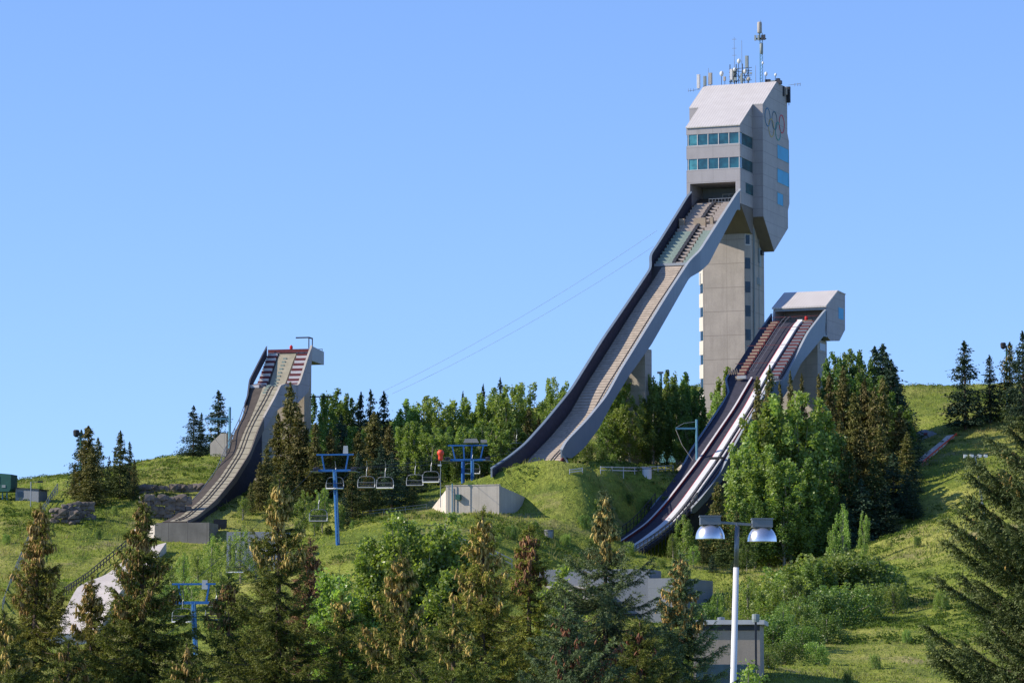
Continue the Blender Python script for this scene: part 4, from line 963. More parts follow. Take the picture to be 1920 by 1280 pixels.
def boulders(px0, px1, D0, D1, y0, y1, yb, label, size, seed):
    r2 = random.Random(seed); b = MB(); D0 = hitD(px0, yb) - .2; D1 = hitD(px1, yb + y1 - y0) - .2; o = P(px0, y0, D0); n_ = 0
    L = (P(px1, y1, D1) - o); k = int(np.linalg.norm(L) / (size * .82))
    hh = P(px0, y0, D0)[2] - P(px0, yb, D0)[2]; size *= .72; k = int(np.linalg.norm(L) / (size * .75)); rows = max(1, int(hh / (size * .62)))
    for j in range(rows):
        for i in range(k):
            c = L * ((i + r2.random() * .5) / k); cz = c[2] - hh * (j + .5) / rows + r2.uniform(-.18, .18) * size; s0 = size * r2.uniform(.36, .74)
            vs = []
            for (x, y, z) in [(-1, -1, -1), (1, -1, -1), (1, 1, -1), (-1, 1, -1), (-1, -1, 1), (1, -1, 1), (1, 1, 1), (-1, 1, 1), (0, -1.35, 0), (1.3, 0, 0), (0, 0, 1.25), (-1.3, 0, 0)]:
                vs.append((c[0] + x * s0 * r2.uniform(.7, 1.05), c[1] - j * -.15 + y * s0 * r2.uniform(.7, 1.05), cz + z * s0 * .75 * r2.uniform(.75, 1.05)))
            b.add(vs, [(0, 1, 8), (1, 5, 8), (5, 4, 8), (4, 0, 8), (1, 2, 9), (2, 6, 9), (6, 5, 9), (5, 1, 9), (4, 5, 10), (5, 6, 10), (6, 7, 10), (7, 4, 10), (3, 0, 11), (0, 4, 11), (4, 7, 11), (7, 3, 11), (3, 2, 1, 0), (2, 3, 7, 6)])
    ob = b.build('boulder_wall', M['rock']); ob.location = tuple(o); tag(ob, label, 'stone wall', 'boulder retaining walls on the left')
    return ob
boulders(262, 398, 470, 466, 912, 908, 926, 'upper light boulder retaining wall left of the small jump', 1.0, 1)
boulders(262, 360, 466, 462, 930, 930, 972, 'shaded lower boulder wall under the lighter one left of the small jump', 1.1, 2)
boulders(98, 150, 458, 456, 953, 956, 980, 'rough boulder wall below the shed on the left ridge', 1.0, 3)
boulders(120, 178, 455, 457, 944, 940, 978, 'boulder wall at the foot of the left spruces', .9, 4)
G = Frame(426, hitD(426, 856), 14); G.z0 = G.zat(0, 0, 855)
r_ = G.root('concrete_abutment', 'pale concrete abutment block with sloping top left of small jump', 'wall')
w = G.onv(394, 840, 0)[0]; h1, h2 = G.zat(0, 0, 831), G.zat(0, 0, 812)
MB().prism([(w, -2), (0, -2), (0, h2), (-.8, h2), (w, h1)], 0, 2.5, 'y').build('wall_slab', M['bare_conc'], r_)
G = Frame(395, 432, 8); G.z0 = G.zat(0, 0, 1008)
r_ = G.root('concrete_landing_wall', 'grey concrete wall under the take-off of the small jump', 'wall')
w = G.onv(290, 995, 0)[0]; h = G.zat(0, 0, 979)
MB().box(w, 0, 0, 5, -3, h).build('front_wall', M['stained'], r_)
x2 = w - 3.2; b = MB(); b.add([(w - .01, .02, -3), (x2, 1.8, -3), (x2, 2.2, -3), (w - .01, .42, -3), (w - .01, .02, h - .1), (x2, 1.8, h - .75), (x2, 2.2, h - .75), (w - .01, .42, h - .1)], [(0, 1, 2, 3), (7, 6, 5, 4), (4, 5, 1, 0), (5, 6, 2, 1), (6, 7, 3, 2), (7, 4, 0, 3)]); b.build('left_wing', M['pale_conc'], r_)
o = P(413, 983, 438); r_ = empty('sign_box', tuple(o), 0, 'small black box on the grass right of the concrete wall', 'box'); MB().box(-.8, .8, -.3, .3, -.6, .65).build('case', M['black'], r_); MB().box(-.05, .05, -.05, .05, -2, -.6).build('post', M['dark'], r_)
# pale ramp lying on the slope
def drape(edge_l, edge_r, mat, name, label, cat, lift=.25, n_=26, m_=8):
    """sheet between two traced edges, laid just above the ground"""
    def sample(e, t):
        k = t * (len(e) - 1); i = min(int(k), len(e) - 2); f = k - i; return P(*[e[i][q] * (1 - f) + e[i + 1][q] * f for q in range(3)])
    vs = []; fs = []
    for i in range(n_):
        a, c = sample(edge_l, i / (n_ - 1)), sample(edge_r, i / (n_ - 1))
        for j in range(m_): vs.append(a + (c - a) * j / (m_ - 1))
    vs = np.array(vs); zz = gz_arr(vs[:, 0], vs[:, 1], False); vs[:, 2] = np.maximum(zz + lift, 0)
    b = MB(); low = vs.copy(); low[:, 2] -= 2.5; N_ = len(vs)
    for i in range(n_ - 1):
        for j in range(m_ - 1): q = i * m_ + j; fs.append((q, q + 1, q + m_ + 1, q + m_))
    for i in range(n_ - 1):
        for e in (0, m_ - 1): q = i * m_ + e; fs.append((q, q + m_, q + m_ + N_, q + N_))
    for j in range(m_ - 1):
        for e in (0, n_ - 1): q = e * m_ + j; fs.append((q, q + 1, q + 1 + N_, q + N_))
    b.add(list(vs) + list(low), fs); ob = b.build(name, M[mat]); return tag(ob, label, cat)
drape([(256,1040,418),(228,1060,412),(190,1090,402),(145,1125,392),(112,1172,378),(85,1230,365)], [(312,1028,424),(300,1040,418),(262,1085,404),(235,1120,394),(200,1170,380),(180,1230,366)], 'pale_conc', 'landing_ramp', 'wide pale concrete landing ramp curving down the left slope', 'ramp', .9)
pts = [onhill(x, y) for x, y in ((236, 1030), (205, 1055), (165, 1088), (120, 1120))]
rail_fence(pts, 'dark railing along the upper edge of the pale landing ramp', 1.0, (.5, .95), 'dark', sp=1.6)
pts = [onhill(x, y) for x, y in ((108, 925), (70, 985), (30, 1080), (5, 1150))]
rail_fence(pts, 'grey cable fence running down the far left slope', 1.3, (.7, 1.25), 'galv', sp=2.4)
# lamp posts and snow guns
def gooseneck(px, D, yb, yt, ax, label):
    a = P(px, yb, D); c = P(px, yt, D); d = P(ax, yt, D); r_ = empty('street_lamp', tuple(a), 0, label, 'lamp post'); h = c[2] - a[2]; x = d[0] - a[0]
    MB().tube([(0, 0, -2), (0, 0, h), (x, 0, h + .02)], .07, 6).build('post', M['wire'], r_); MB().box(min(x, x - .5), max(x, x + .15), -.14, .14, h - .09, h + .1).build('lamp_head', M['dark'], r_)
gooseneck(57.5, hitD(57, 950), 950, 903, 78, 'thin lamp post with a side arm beside the left shed')
def snow_gun(px, D, yb, yt, hx, label):
    a = P(px, yb, D); c = P(px, yt, D); d = P(hx, yt, D); r_ = empty('snow_gun', tuple(a), 0, label, 'snow gun', 'snow guns on tall poles'); h = c[2] - a[2]; x = d[0] - a[0]
    MB().tube([(0, 0, -2), (0, 0, h)], .13, 8).build('pole', M['teal'], r_)
    MB().lathe([(.12, -.5), (.38, -.3), (.42, .3), (.3, .45), (.001, .46)], 12, (0, 0, 0)).build('barrel', M['black'], r_).location = (x, 0, h)
    MB().bar((0, 0, h - .1), (x, 0, h), .1).build('bracket', M['dark'], r_)
snow_gun(150, 462, 960, 812, 143, 'snow gun on a green pole behind the left spruces')
snow_gun(1889, 514, 800, 648, 1881, 'snow gun on a pole among the spruces at the right ridge')
# light mast on the right meadow
a = P(1848, 985, 402); c = P(1828, 855, 402); r_ = empty('light_mast', tuple(a), 0, 'leaning grey mast with white floodlights on the right meadow', 'light mast'); v_ = Vector(c) - Vector(a)
MB().tube([tuple(-v_ * .15), tuple(v_)], .14, 8, .09).build('pole', M['galv'], r_); MB().bar(tuple(v_ + Vector((-1.1, 0, -.05))), tuple(v_ + Vector((1.3, 0, .1))), .08).build('crossbar', M['galv'], r_)
for x in (-1.1, -.4, .5, 1.2): MB().prism([(-.22, -.2), (.18, -.14), (.22, .16), (-.18, .2)], -.15, .15, 'y').build('floodlight', M['white'], r_).location = tuple(v_ + Vector((x, -.2, 0)))
# red edged track and rubble on the right
_h = lambda x, y: (x, y, hitD(x, y))
drape([_h(1718,868),_h(1745,845),_h(1775,822)], [_h(1731,868),_h(1759,846),_h(1790,820)], 'pale_conc', 'footpath', None, None, .12, 10, 4)
bpy.data.objects['footpath']['kind'] = 'structure'
pts = [onhill(x, y) for x, y in ((1730, 872), (1760, 847), (1794, 818))]
rail_fence(pts, 'rusty red barrier along the short path on the right slope', .5, (.4,), 'orange', 'red_barrier', 2.0, (.06, .22))
rr = random.Random(9); o = onhill(1735, 820); r_ = empty('tarpaulin_heap', o, 0, 'grey heap of sheets with a red patch on the right slope', 'heap')
b = MB(); nx_, ny_ = 13, 7; vs = [((i / 6 - 1) * 1.9, (j / 3 - 1) * .9, (.15 + .75 * math.sin(math.pi * i / 12) * math.sin(math.pi * j / 6) + rr.uniform(0, .35)) if 0 < i < 12 and 0 < j < 6 else -.3) for j in range(ny_) for i in range(nx_)]
b.add(vs, [(j * nx_ + i, j * nx_ + i + 1, (j + 1) * nx_ + i + 1, (j + 1) * nx_ + i) for j in range(ny_ - 1) for i in range(nx_ - 1)]); b.build('sheeting', M['greywall'], r_); MB().box(-.3, .2, -.95, -.7, .2, .6).build('red_patch', M['maroon'], r_)
# stairs railings in the lower middle
rail_fence([onhill(855, 1025), onhill(905, 1040), onhill(960, 1068)], 'grey stair railing going down behind the foreground poplar', 1.1, (.5, 1.05), 'galv', sp=1.5)
rail_fence([onhill(640, 972), onhill(720, 965), onhill(800, 955)], 'thin pale rail fence in front of the dark spruces left of bunker', .7, (.3, .65), 'galv', sp=2.0, d=(.06, .05))

# ---- twin headed lamp in front
a = P(1374.5, 1290, 70); c = P(1382.3, 985, 70)
r_ = empty('street_lamp', (a[0], 70, gz(a[0], 70)), 0, 'tall white lamp post with two silver dome heads in front of the slope', 'street lamp')
z9 = c[2] - gz(a[0], 70); x9 = c[0] - a[0]; xb = -x9 * ((a[2] - gz(a[0], 70)) / (c[2] - a[2]))
zc_ = z9 - 78 * 70 / 6650.; fc = (zc_) / z9; xc = xb + (x9 - xb) * fc
MB().tube([(xb, 0, -.3), (xc, 0, zc_)], .088, 16, .055).build('post', M['white'], r_, True); MB().tube([(xc, 0, zc_), (x9, 0, z9)], .05, 16, .042).build('upper_post', M['galv'], r_, True)
MB().tube([(x9 - .015, 0, z9), (x9 - .015, 0, z9 + .06)], .03, 8).build('bolt', M['galv'], r_)
s_ = 70 / 6650.
MB().bar((x9 - 34 * s_, 0, z9 + 6 * s_), (x9 + 42 * s_, 0, z9 + 1 * s_), .055, .05).build('cross_arm', M['galv'], r_)
for hx, hy in ((1331.5, 1010), (1429, 1015)):
    q = P(hx, hy, 70); hh_ = MB(); rr_ = 27.5 * s_
    prof = [(rr_ * 1.0, 0)] + [(rr_ * math.cos(t), 31 * s_ * math.sin(t)) for t in np.linspace(.1, 1.25, 9)] + [(.09, 27 * s_)]
    d_ = MB().lathe(prof + [(.085, 27 * s_ - .02)] + [(max(.01, p[0] - .012), max(p[1] - .012, .0)) for p in prof[::-1]], 36, (0, 0, 0)).build('dome_shade', M['alu'], r_, True); d_.location = (q[0] - a[0], 0, q[2] - gz(a[0], 70))
    MB().box(-.2, .2, -.17, .17, 26.5 * s_, 26.5 * s_ + .15).box(-.215, .215, -.185, .185, 26.5 * s_ + .153, 26.5 * s_ + .18).build('ballast_box', M['galv'], d_)
    MB().lathe([(.001, 0), (rr_ * .35, -.0), (rr_ * .3, .14), (.001, .15)], 14, (0, 0, .03)).build('bulb', M['offwhite'], d_, True)
# ============================================================ VEGETATION
def kites(C, Dr, L, Wd, seed):
    """flat four cornered leaves: centres C, directions Dr, lengths L, widths Wd"""
    r = np.random.default_rng(seed); n_ = len(C); Dr = Dr / np.linalg.norm(Dr, axis=1, keepdims=True)
    q = r.normal(size=(n_, 3)); s = np.cross(Dr, q); s /= np.linalg.norm(s, axis=1, keepdims=True)
    L = np.broadcast_to(L, n_)[:, None]; Wd = np.broadcast_to(Wd, n_)[:, None]
    V = np.stack([C - Dr * L / 2, C + s * Wd / 2, C + Dr * L / 2, C - s * Wd / 2], 1).reshape(-1, 3)
    return V, np.arange(4 * n_).reshape(-1, 4)
def ellip(C, r0, h, seed, k=6):
    """hanging cones: 3 ring spindles"""
    n_ = len(C); t = np.arange(k) * 2 * np.pi / k; r = np.random.default_rng(seed)
    prof = [(.15, 0.0), (.95, -.3), (1.0, -.6), (.35, -1.0)]; A_ = r.normal(size=(n_, 2)) * .25
    V = []
    sc_ = r.uniform(.75, 1.2, n_)
    for a, z in prof:
        x = C[:, None, 0] + (r0 * a * np.cos(t))[None] * sc_[:, None] + (A_[:, 0] * h * z)[:, None]
        y = C[:, None, 1] + (r0 * a * np.sin(t))[None] * sc_[:, None] + (A_[:, 1] * h * z)[:, None]
        V.append(np.stack([x, y, np.broadcast_to(C[:, None, 2] + (z * h) * sc_[:, None], x.shape)], -1))
    V = np.stack(V, 1).reshape(n_, -1, 3); m_ = len(prof) * k; F_ = []
    for i in range(len(prof) - 1):
        for j in range(k): F_.append((i * k + j, i * k + (j + 1) % k, (i + 1) * k + (j + 1) % k, (i + 1) * k + j))
    F_ = np.array(F_); FF = (F_[None] + (np.arange(n_) * m_)[:, None, None]).reshape(-1, 4)
    return V.reshape(-1, 3), FF
def spruce_mid(name, seed, h=12.0, rm=2.1, n_=3600, cone=0, mat='spruce', cmat='cones', lean=0.0, gap=0.0):
    r = np.random.default_rng(seed); nb = 230
    u = r.random(nb); hb = h * (.07 + .93 * u ** 1.05); dep = (h - hb) / h
    Lb = rm * (1.25 * dep) ** .85 * r.uniform(.55, 1.12, nb) * (1 + gap * np.sin(hb * 2.3 + seed)) + .12; az = r.random(nb) * 2 * np.pi
    w = Lb + .25; idx = r.choice(nb, n_, p=w / w.sum()); t = r.random(n_) ** .65
    L_ = Lb[idx]; a = az[idx]; up_ = np.clip(.55 - dep[idx] * 1.6, -.32, .45)
    rr_ = L_ * t; x = rr_ * np.cos(a); y = rr_ * np.sin(a); z = hb[idx] + rr_ * up_ + .22 * rr_ * t
    sp = .1 + .13 * L_; C = np.c_[x, y, z] + r.normal(size=(n_, 3)) * np.c_[sp, sp, sp * .45]; C[:, 2] = np.minimum(C[:, 2], h)
    C[:, 2] -= np.abs(r.normal(size=n_)) * .1
    D_ = np.c_[np.cos(a), np.sin(a), -.55 + 0 * a] + r.normal(size=(n_, 3)) * .55
    lead = np.c_[r.normal(size=60) * .04, r.normal(size=60) * .04, h - r.random(60) * .9 + .25]
    C = np.r_[C, lead]; D_ = np.r_[D_, np.c_[r.normal(size=60) * .5, r.normal(size=60) * .5, np.ones(60)]]
    ln = r.uniform(.26, .5, len(C)) * h / 12; V, F_ = kites(C, D_, ln, ln * .42, seed)
    tn = np.clip(np.r_[.25 + .5 * t, np.full(60, .6)] + r.normal(size=len(C)) * .22, 0, 1)
    V[:, 0] += lean * np.maximum(V[:, 2], 0)
    crown = fastmesh(name + '_crown', V, F_, M[mat], np.repeat(tn, 4))
    b = MB().tube([(0, 0, -1), (lean * h * .5, 0, h * .5), (lean * h, 0, h * .97)], .17, 7, .03); tm = bpy.data.meshes.new('trunk'); tm.from_pydata(b.v, [], b.f); tm.materials.append(M['bark'])
    cm = None
    if cone:
        ci = r.choice(nb, cone, p=(w * (dep < .55) + 1e-9) / (w * (dep < .55) + 1e-9).sum()); tt = r.uniform(.55, 1.05, cone); R_ = Lb[ci] * tt
        Cc = np.c_[R_ * np.cos(az[ci]) + lean * hb[ci], R_ * np.sin(az[ci]), hb[ci] + R_ * np.clip(.55 - dep[ci] * 1.6, -.32, .45) + .05] + r.normal(size=(cone, 3)) * .1
        CV, CF = ellip(Cc, .055, .26, seed, 5); cm = fastmesh(name + '_cones', CV, CF, M[cmat], np.repeat(r.random(cone), 20))
    return dict(h=h, crown=crown, trunk=tm, cones=cm)
def poplar_mid(name, seed, h=11.0, rm=2.3, ncl=90, per=85, mat='poplar', leaf=.3, low=.12, tm_='barkpale', nl=4, dome=False):
    """several upright leaders, each carrying a tapering column of small leaf clumps"""
    r = np.random.default_rng(seed); lead = [(0, 0, 1.0)] + [(rm * .55 * math.cos(a_), rm * .55 * math.sin(a_), r.uniform(.78, .97)) for a_ in np.arange(nl) * 6.28 / nl + r.random() * 6]
    C = []; D_ = []; T_ = []; b = MB().tube([(0, 0, -1), (.1, 0, h * .5), (0, 0, h * .85)], .17, 7, .04)
    for i in range(ncl):
        lx, ly, lh = lead[i % len(lead)]; f = low + (1 - low) * ((i + r.random()) / ncl) ** .9; rc = rm * (.5 if low > 0 else .75) * (min(1, .55 + f * 1.6) if low > 0 else 1) * max(.07, (1 - f)) ** .55
        a_ = r.random() * 6.28; q_ = r.random() ** .5; ax = lx * min(1, .35 + f) + math.cos(a_) * rc * q_; ay = ly * min(1, .35 + f) + math.sin(a_) * rc * q_; z = h * lh * f
        if dome: rc = rm * .8 * math.sin(math.pi * min(.97, .12 + .86 * f)) ** .7; z = h * lh * f; ax = lx * f + math.cos(a_) * rc * q_; ay = ly * f + math.sin(a_) * rc * q_
        rad = r.uniform(.28, .5) * rm / 2.3 * (.5 + .9 * (1 - f)) + .12; tall = rad * r.uniform(1.2, 2.2)
        q = r.normal(size=(per, 3)); q /= np.linalg.norm(q, axis=1, keepdims=True); q *= r.random((per, 1)) ** .4 * r.uniform(.7, 1.25, (per, 1))
        C.append(np.c_[ax + q[:, 0] * rad, ay + q[:, 1] * rad, np.minimum(z + q[:, 2] * tall, h)]); D_.append(q + r.normal(size=(per, 3)) * .8 + [0, 0, -.3]); T_.append(np.clip(r.uniform(.2, .8) + .15 * q[:, 2] + r.normal(size=per) * .18, 0, 1))
        if i % 4 == 0: b.tube([(0, 0, max(.3, z * .4)), (ax * .5, ay * .5, z * .7), (ax, ay, z)], .05, 4, .015)
    C = np.concatenate(C); D_ = np.concatenate(D_); T_ = np.concatenate(T_); ln = r.uniform(.6, 1.1, len(C)) * leaf
    V, F_ = kites(C, D_, ln, ln * .72, seed); tm = bpy.data.meshes.new('trunk'); tm.from_pydata(b.v, [], b.f); tm.materials.append(M[tm_])
    return dict(h=h, crown=fastmesh(name + '_crown', V, F_, M[mat], np.repeat(T_, 4)), trunk=tm, cones=None)
PR = {}
for i in range(3): PR['dark', i] = spruce_mid('dark_spruce', 20 + i, 12, 2.0 + .25 * i, 4200, 0, 'spruce_dk', gap=.2)
for i in range(4): PR['spruce', i] = spruce_mid('green_spruce', 30 + i, 12, 1.8 + .25 * i, 4200, 60 + 60 * i, 'spruce', gap=.2)
for i in range(4): PR['olive', i] = spruce_mid('olive_spruce', 40 + i, 12, 1.35 + .2 * i, 4600, 280, 'spruce_br', 'cones_mid', gap=.3)
for i in range(4): PR['poplar', i] = poplar_mid('poplar', 50 + i, 11, 2.3 + .4 * (i % 2), 110, 80, 'poplar')
for i in range(3): PR['poplar', 4 + i] = poplar_mid('broad_poplar', 80 + i, 11, 2.9, 95, 80, 'poplar', .3, .22, nl=6, dome=True)
PR['darkpoplar', 3] = poplar_mid('broad_dark_poplar', 85, 11, 2.7, 95, 80, 'poplar_dk', .3, .22, nl=5, dome=True)
for i in range(2): PR['darkpoplar', i] = poplar_mid('dark_poplar', 60 + i, 11, 2.4, 110, 80, 'poplar_dk')
for i in range(3): PR['sapling', i] = poplar_mid('sapling', 65 + i, 6, 1.7, 55, 60, 'poplar', .2, .15, dome=i > 0, nl=3 + i)
for i in range(3): PR['bush', i] = poplar_mid('bush', 70 + i, 3.0, 2.3, 70, 70, 'poplar_dk' if i != 2 else 'poplar', .2, .0, nl=6)
KN = dict(dark='spruce_tree', spruce='spruce_tree', olive='spruce_tree', poplar='poplar_tree', darkpoplar='poplar_tree', sapling='young_poplar', bush='bush')
KC = dict(dark='spruce', spruce='spruce', olive='spruce', poplar='poplar', darkpoplar='poplar', sapling='young tree', bush='bush')
LOOK = dict(dark='dark spruce', spruce='green spruce', olive='olive coned spruce', poplar='bright leafy poplar', darkpoplar='deep green poplar', sapling='slim young poplar', bush='rounded leafy bush')
ORD = ['first', 'second', 'third', 'fourth', 'fifth', 'sixth', 'seventh', 'eighth', 'ninth', 'tenth', 'eleventh', 'twelfth', 'thirteenth', 'fourteenth', 'fifteenth', 'sixteenth', 'seventeenth', 'eighteenth', 'nineteenth', 'twentieth']
def plant(kind, px, D, top, label, group=None, wide=1.0, i=[0], zb=None):
    i[0] += 1; v = [k for k in PR if k[0] == kind]; pr_ = PR[v[i[0] % len(v)]]
    p = P(px, top, D); g = gz(p[0], D) if zb is None else zb; hgt = max(1.2, p[2] - g); s = hgt / pr_['h']
    wide *= {'poplar': 1.22, 'darkpoplar': 1.2}.get(kind, 1.0); sw = s * wide if kind in ('bush', 'sapling') else (.45 * s + .55) * wide * (1 if hgt > 7 else max(.5, hgt / 8))
    r_ = empty(KN[kind], (float(p[0]), D, g), (i[0] * 2.4) % 6.28, label, KC[kind], group); r_.scale = (sw, sw, s)
    link('trunk', pr_['trunk'], r_); link('crown', pr_['crown'], r_)
    if pr_['cones']: link('cones', pr_['cones'], r_, kind='stuff')
    return r_
def stand(where, group, trees):
    """trees: (kind, px, D, top y, width); each label names its rank from the left among its own look in this stand"""
    by = {}
    for t in trees: by.setdefault(t[0], []).append(t)
    for k, L in by.items():
        L.sort(key=lambda t: t[1])
        for j, t in enumerate(L):
            lb = f"{LOOK[k]} {where}" if len(L) == 1 else f"{ORD[j]} {LOOK[k]} from left {where}"
            plant(k, t[1], t[2], t[3], lb, group, t[4] if len(t) > 4 else 1.0)
stand('on the left ridge below the shed', 'spruces on the left ridge', [('dark', 152, 464, 808, .9), ('olive', 166, 452, 802, 1.5), ('spruce', 184, 458, 822, .8), ('spruce', 226, 456, 810, .9), ('dark', 243, 460, 830, .75), ('dark', 205, 462, 856, .7), ('spruce', 216, 458, 846, .7), ('spruce', 140, 455, 870, .7), ('olive', 172, 448, 838, 1.2), ('spruce', 252, 454, 862, .8)])
stand('behind the concrete abutment left of the small jump', 'spruces left of the small jump', [('dark', 363, 488, 762, .95), ('dark', 378, 490, 776, .8), ('dark', 410, 494, 735, 1.2)])
stand('in the stand in front of the small jump', 'spruces in front of the small jump', [('olive', 545, 455, 722, 1.25), ('olive', 522, 456, 778, 1.1), ('olive', 560, 452, 770, 1.2), ('olive', 500, 451, 840, 1.1), ('olive', 488, 448, 868, 1.1), ('spruce', 575, 452, 805, 1.0), ('olive', 592, 450, 796, 1.1), ('olive', 470, 446, 905, 1.0), ('spruce', 535, 448, 862, 1.1), ('spruce', 515, 446, 885, 1.0), ('olive', 620, 452, 805, 1.0), ('spruce', 560, 446, 890, 1.0), ('sapling', 455, 442, 930, 1.3)])
stand('right of the small jump on the skyline', 'trees right of the small jump', [('darkpoplar', 607, 486, 738, .8), ('darkpoplar', 632, 492, 728, .8), ('darkpoplar', 652, 488, 745, .8), ('dark', 677, 486, 740, .8), ('dark', 695, 490, 735, .8), ('dark', 720, 486, 738, 1.0), ('olive', 701, 458, 775, 1.5), ('olive', 672, 455, 810, 1.2), ('olive', 730, 456, 800, 1.2), ('spruce', 645, 452, 830, 1.1), ('darkpoplar', 600, 476, 790, .8), ('dark', 640, 478, 780, 1.0), ('dark', 708, 480, 775, 1.0), ('darkpoplar', 668, 474, 800, 1.)])
stand('in the dark stand left of the bunker', 'dark spruces left of the bunker', [('spruce', 694, 442, 862, 1.2), ('dark', 735, 444, 850, 1.3), ('dark', 765, 447, 858, 1.3), ('spruce', 660, 440, 880, 1.3), ('dark', 715, 450, 835, 1.3), ('dark', 790, 450, 872, 1.2), ('spruce', 775, 444, 900, 1.2), ('dark', 672, 446, 850, 1.2), ('dark', 645, 436, 925, 1.2)])
stand('in the row between small jump and tallest inrun', 'poplars between the jumps', [('poplar', 762, 484, 748, .95), ('poplar', 790, 488, 742, .95), ('poplar', 822, 484, 745, .95), ('poplar', 776, 468, 790, .95), ('poplar', 812, 466, 800, .95), ('poplar', 745, 470, 800, .8), ('darkpoplar', 842, 472, 800, .9), ('poplar', 873, 486, 745, .9), ('dark', 868, 492, 738, .5), ('poplar', 900, 484, 738, .95), ('dark', 906, 492, 724, .5), ('poplar', 925, 488, 728, .9), ('dark', 938, 494, 712, .6), ('poplar', 950, 482, 722, .95), ('poplar', 978, 486, 717, .8), ('darkpoplar', 905, 470, 790, 1.0), ('poplar', 930, 468, 800, .9), ('poplar', 872, 468, 800, .9), ('darkpoplar', 965, 472, 790, 1.0), ('olive', 992, 480, 768, 1.1), ('olive', 1010, 482, 785, 1.1), ('olive', 985, 474, 800, 1.0), ('spruce', 820, 458, 850, 1.), ('darkpoplar', 856, 462, 840, .9), ('darkpoplar', 800, 458, 850, .9)])
stand('behind the tallest inrun', 'trees behind the tallest inrun', [('poplar', 1042, 520, 708, .7), ('poplar', 1062, 516, 735, .7), ('poplar', 1022, 522, 745, .6), ('olive', 1075, 520, 728, .8), ('olive', 1040, 505, 775, 1.0)])
stand('between tallest inrun and tower shaft', 'poplars at the foot of the tower', [('poplar', 1147, 486, 690, .8), ('poplar', 1166, 488, 698, .7), ('poplar', 1196, 492, 706, .75), ('poplar', 1215, 488, 700, .7), ('poplar', 1250, 492, 694, .8), ('poplar', 1285, 494, 698, .9), ('darkpoplar', 1305, 490, 725, .8), ('poplar', 1180, 482, 755, 1.0), ('darkpoplar', 1225, 484, 745, .9), ('darkpoplar', 1268, 486, 735, .9), ('darkpoplar', 1140, 481, 790, .9), ('darkpoplar', 1290, 482, 780, .8), ('spruce', 1320, 500, 790, .8)])
stand('at the lower end of the tallest inrun', 'bushes by the tallest inrun', [('bush', 1102, 472, 828, .55), ('bush', 1128, 474, 838, .55), ('bush', 1148, 476, 850, .6), ('bush', 1262, 478, 866, .6)])
stand('in front of the tower shaft beside the right jump', None, [('poplar', 1366, 520, 690, .8), ('poplar', 1350, 518, 735, .7)])
stand('against the right jump upper wall', 'spruces against the right jump', [('spruce', 1443, 470, 690, .8), ('olive', 1420, 468, 712, .9), ('olive', 1482, 480, 700, .55), ('olive', 1503, 486, 704, .5), ('olive', 1535, 484, 705, .6), ('olive', 1462, 474, 720, .6)])
stand('in the big leafy clump right of the right jump', 'leafy poplars right of the right jump', [('poplar', 1412, 446, 790, 1.05), ('poplar', 1436, 448, 755, 1.15), ('poplar', 1466, 450, 738, 1.15), ('poplar', 1498, 450, 738, 1.1), ('poplar', 1525, 452, 770, 1.1), ('darkpoplar', 1545, 454, 790, 1.1), ('poplar', 1400, 440, 850, 1.0), ('poplar', 1440, 438, 850, 1.1), ('poplar', 1480, 438, 860, 1.1), ('darkpoplar', 1515, 440, 860, 1.1), ('darkpoplar', 1540, 442, 900, 1.0), ('darkpoplar', 1415, 434, 930, 1.0), ('darkpoplar', 1470, 434, 930, 1.1), ('spruce', 1378, 445, 900, 1.0)])
stand('in the tall stand right of the right jump', 'tall stand right of the right jump', [('darkpoplar', 1563, 492, 660, .8), ('darkpoplar', 1592, 494, 655, .8), ('darkpoplar', 1618, 492, 662, .8), ('dark', 1640, 494, 655, 1.4), ('dark', 1655, 490, 650, 1.5), ('dark', 1670, 486, 678, 1.5), ('dark', 1684, 482, 730, 1.4), ('dark', 1678, 496, 700, 1.4), ('dark', 1662, 502, 668, 1.4), ('darkpoplar', 1685, 476, 760, 1.2), ('darkpoplar', 1577, 484, 690, .9), ('darkpoplar', 1610, 484, 700, .9), ('darkpoplar', 1650, 482, 705, .9)])
stand('in front rows right of the right jump', 'coned spruces right of the right jump', [('olive', 1556, 470, 705, 1.1), ('olive', 1580, 472, 692, 1.1), ('olive', 1602, 468, 740, 1.2), ('olive', 1622, 470, 715, 1.2), ('olive', 1640, 466, 730, 1.2), ('olive', 1656, 468, 712, 1.2), ('olive', 1575, 458, 790, 1.2), ('olive', 1612, 458, 800, 1.3), ('olive', 1650, 458, 800, 1.2), ('olive', 1686, 468, 770, 1.3), ('olive', 1700, 462, 812, 1.2), ('spruce', 1592, 450, 850, 1.3), ('spruce', 1640, 450, 860, 1.3), ('dark', 1675, 455, 850, 1.3), ('dark', 1700, 452, 880, 1.2), ('dark', 1615, 446, 900, 1.3), ('dark', 1660, 446, 910, 1.3), ('spruce', 1560, 446, 880, 1.2), ('dark', 1580, 442, 930, 1.2), ('dark', 1700, 474, 790, 1.5), ('dark', 1706, 466, 830, 1.5), ('dark', 1712, 458, 870, 1.5), ('dark', 1712, 450, 905, 1.5), ('spruce', 1690, 480, 770, 1.5), ('spruce', 1702, 486, 775, 1.5)])
stand('on the right ridge', 'spruces on the right ridge', [('dark', 1808, 504, 643, 1.35), ('dark', 1855, 506, 668, .95), ('spruce', 1893, 506, 645, 1.1), ('dark', 1917, 500, 625, 1.1), ('dark', 1835, 512, 735, .9), ('dark', 1875, 510, 720, .9)])
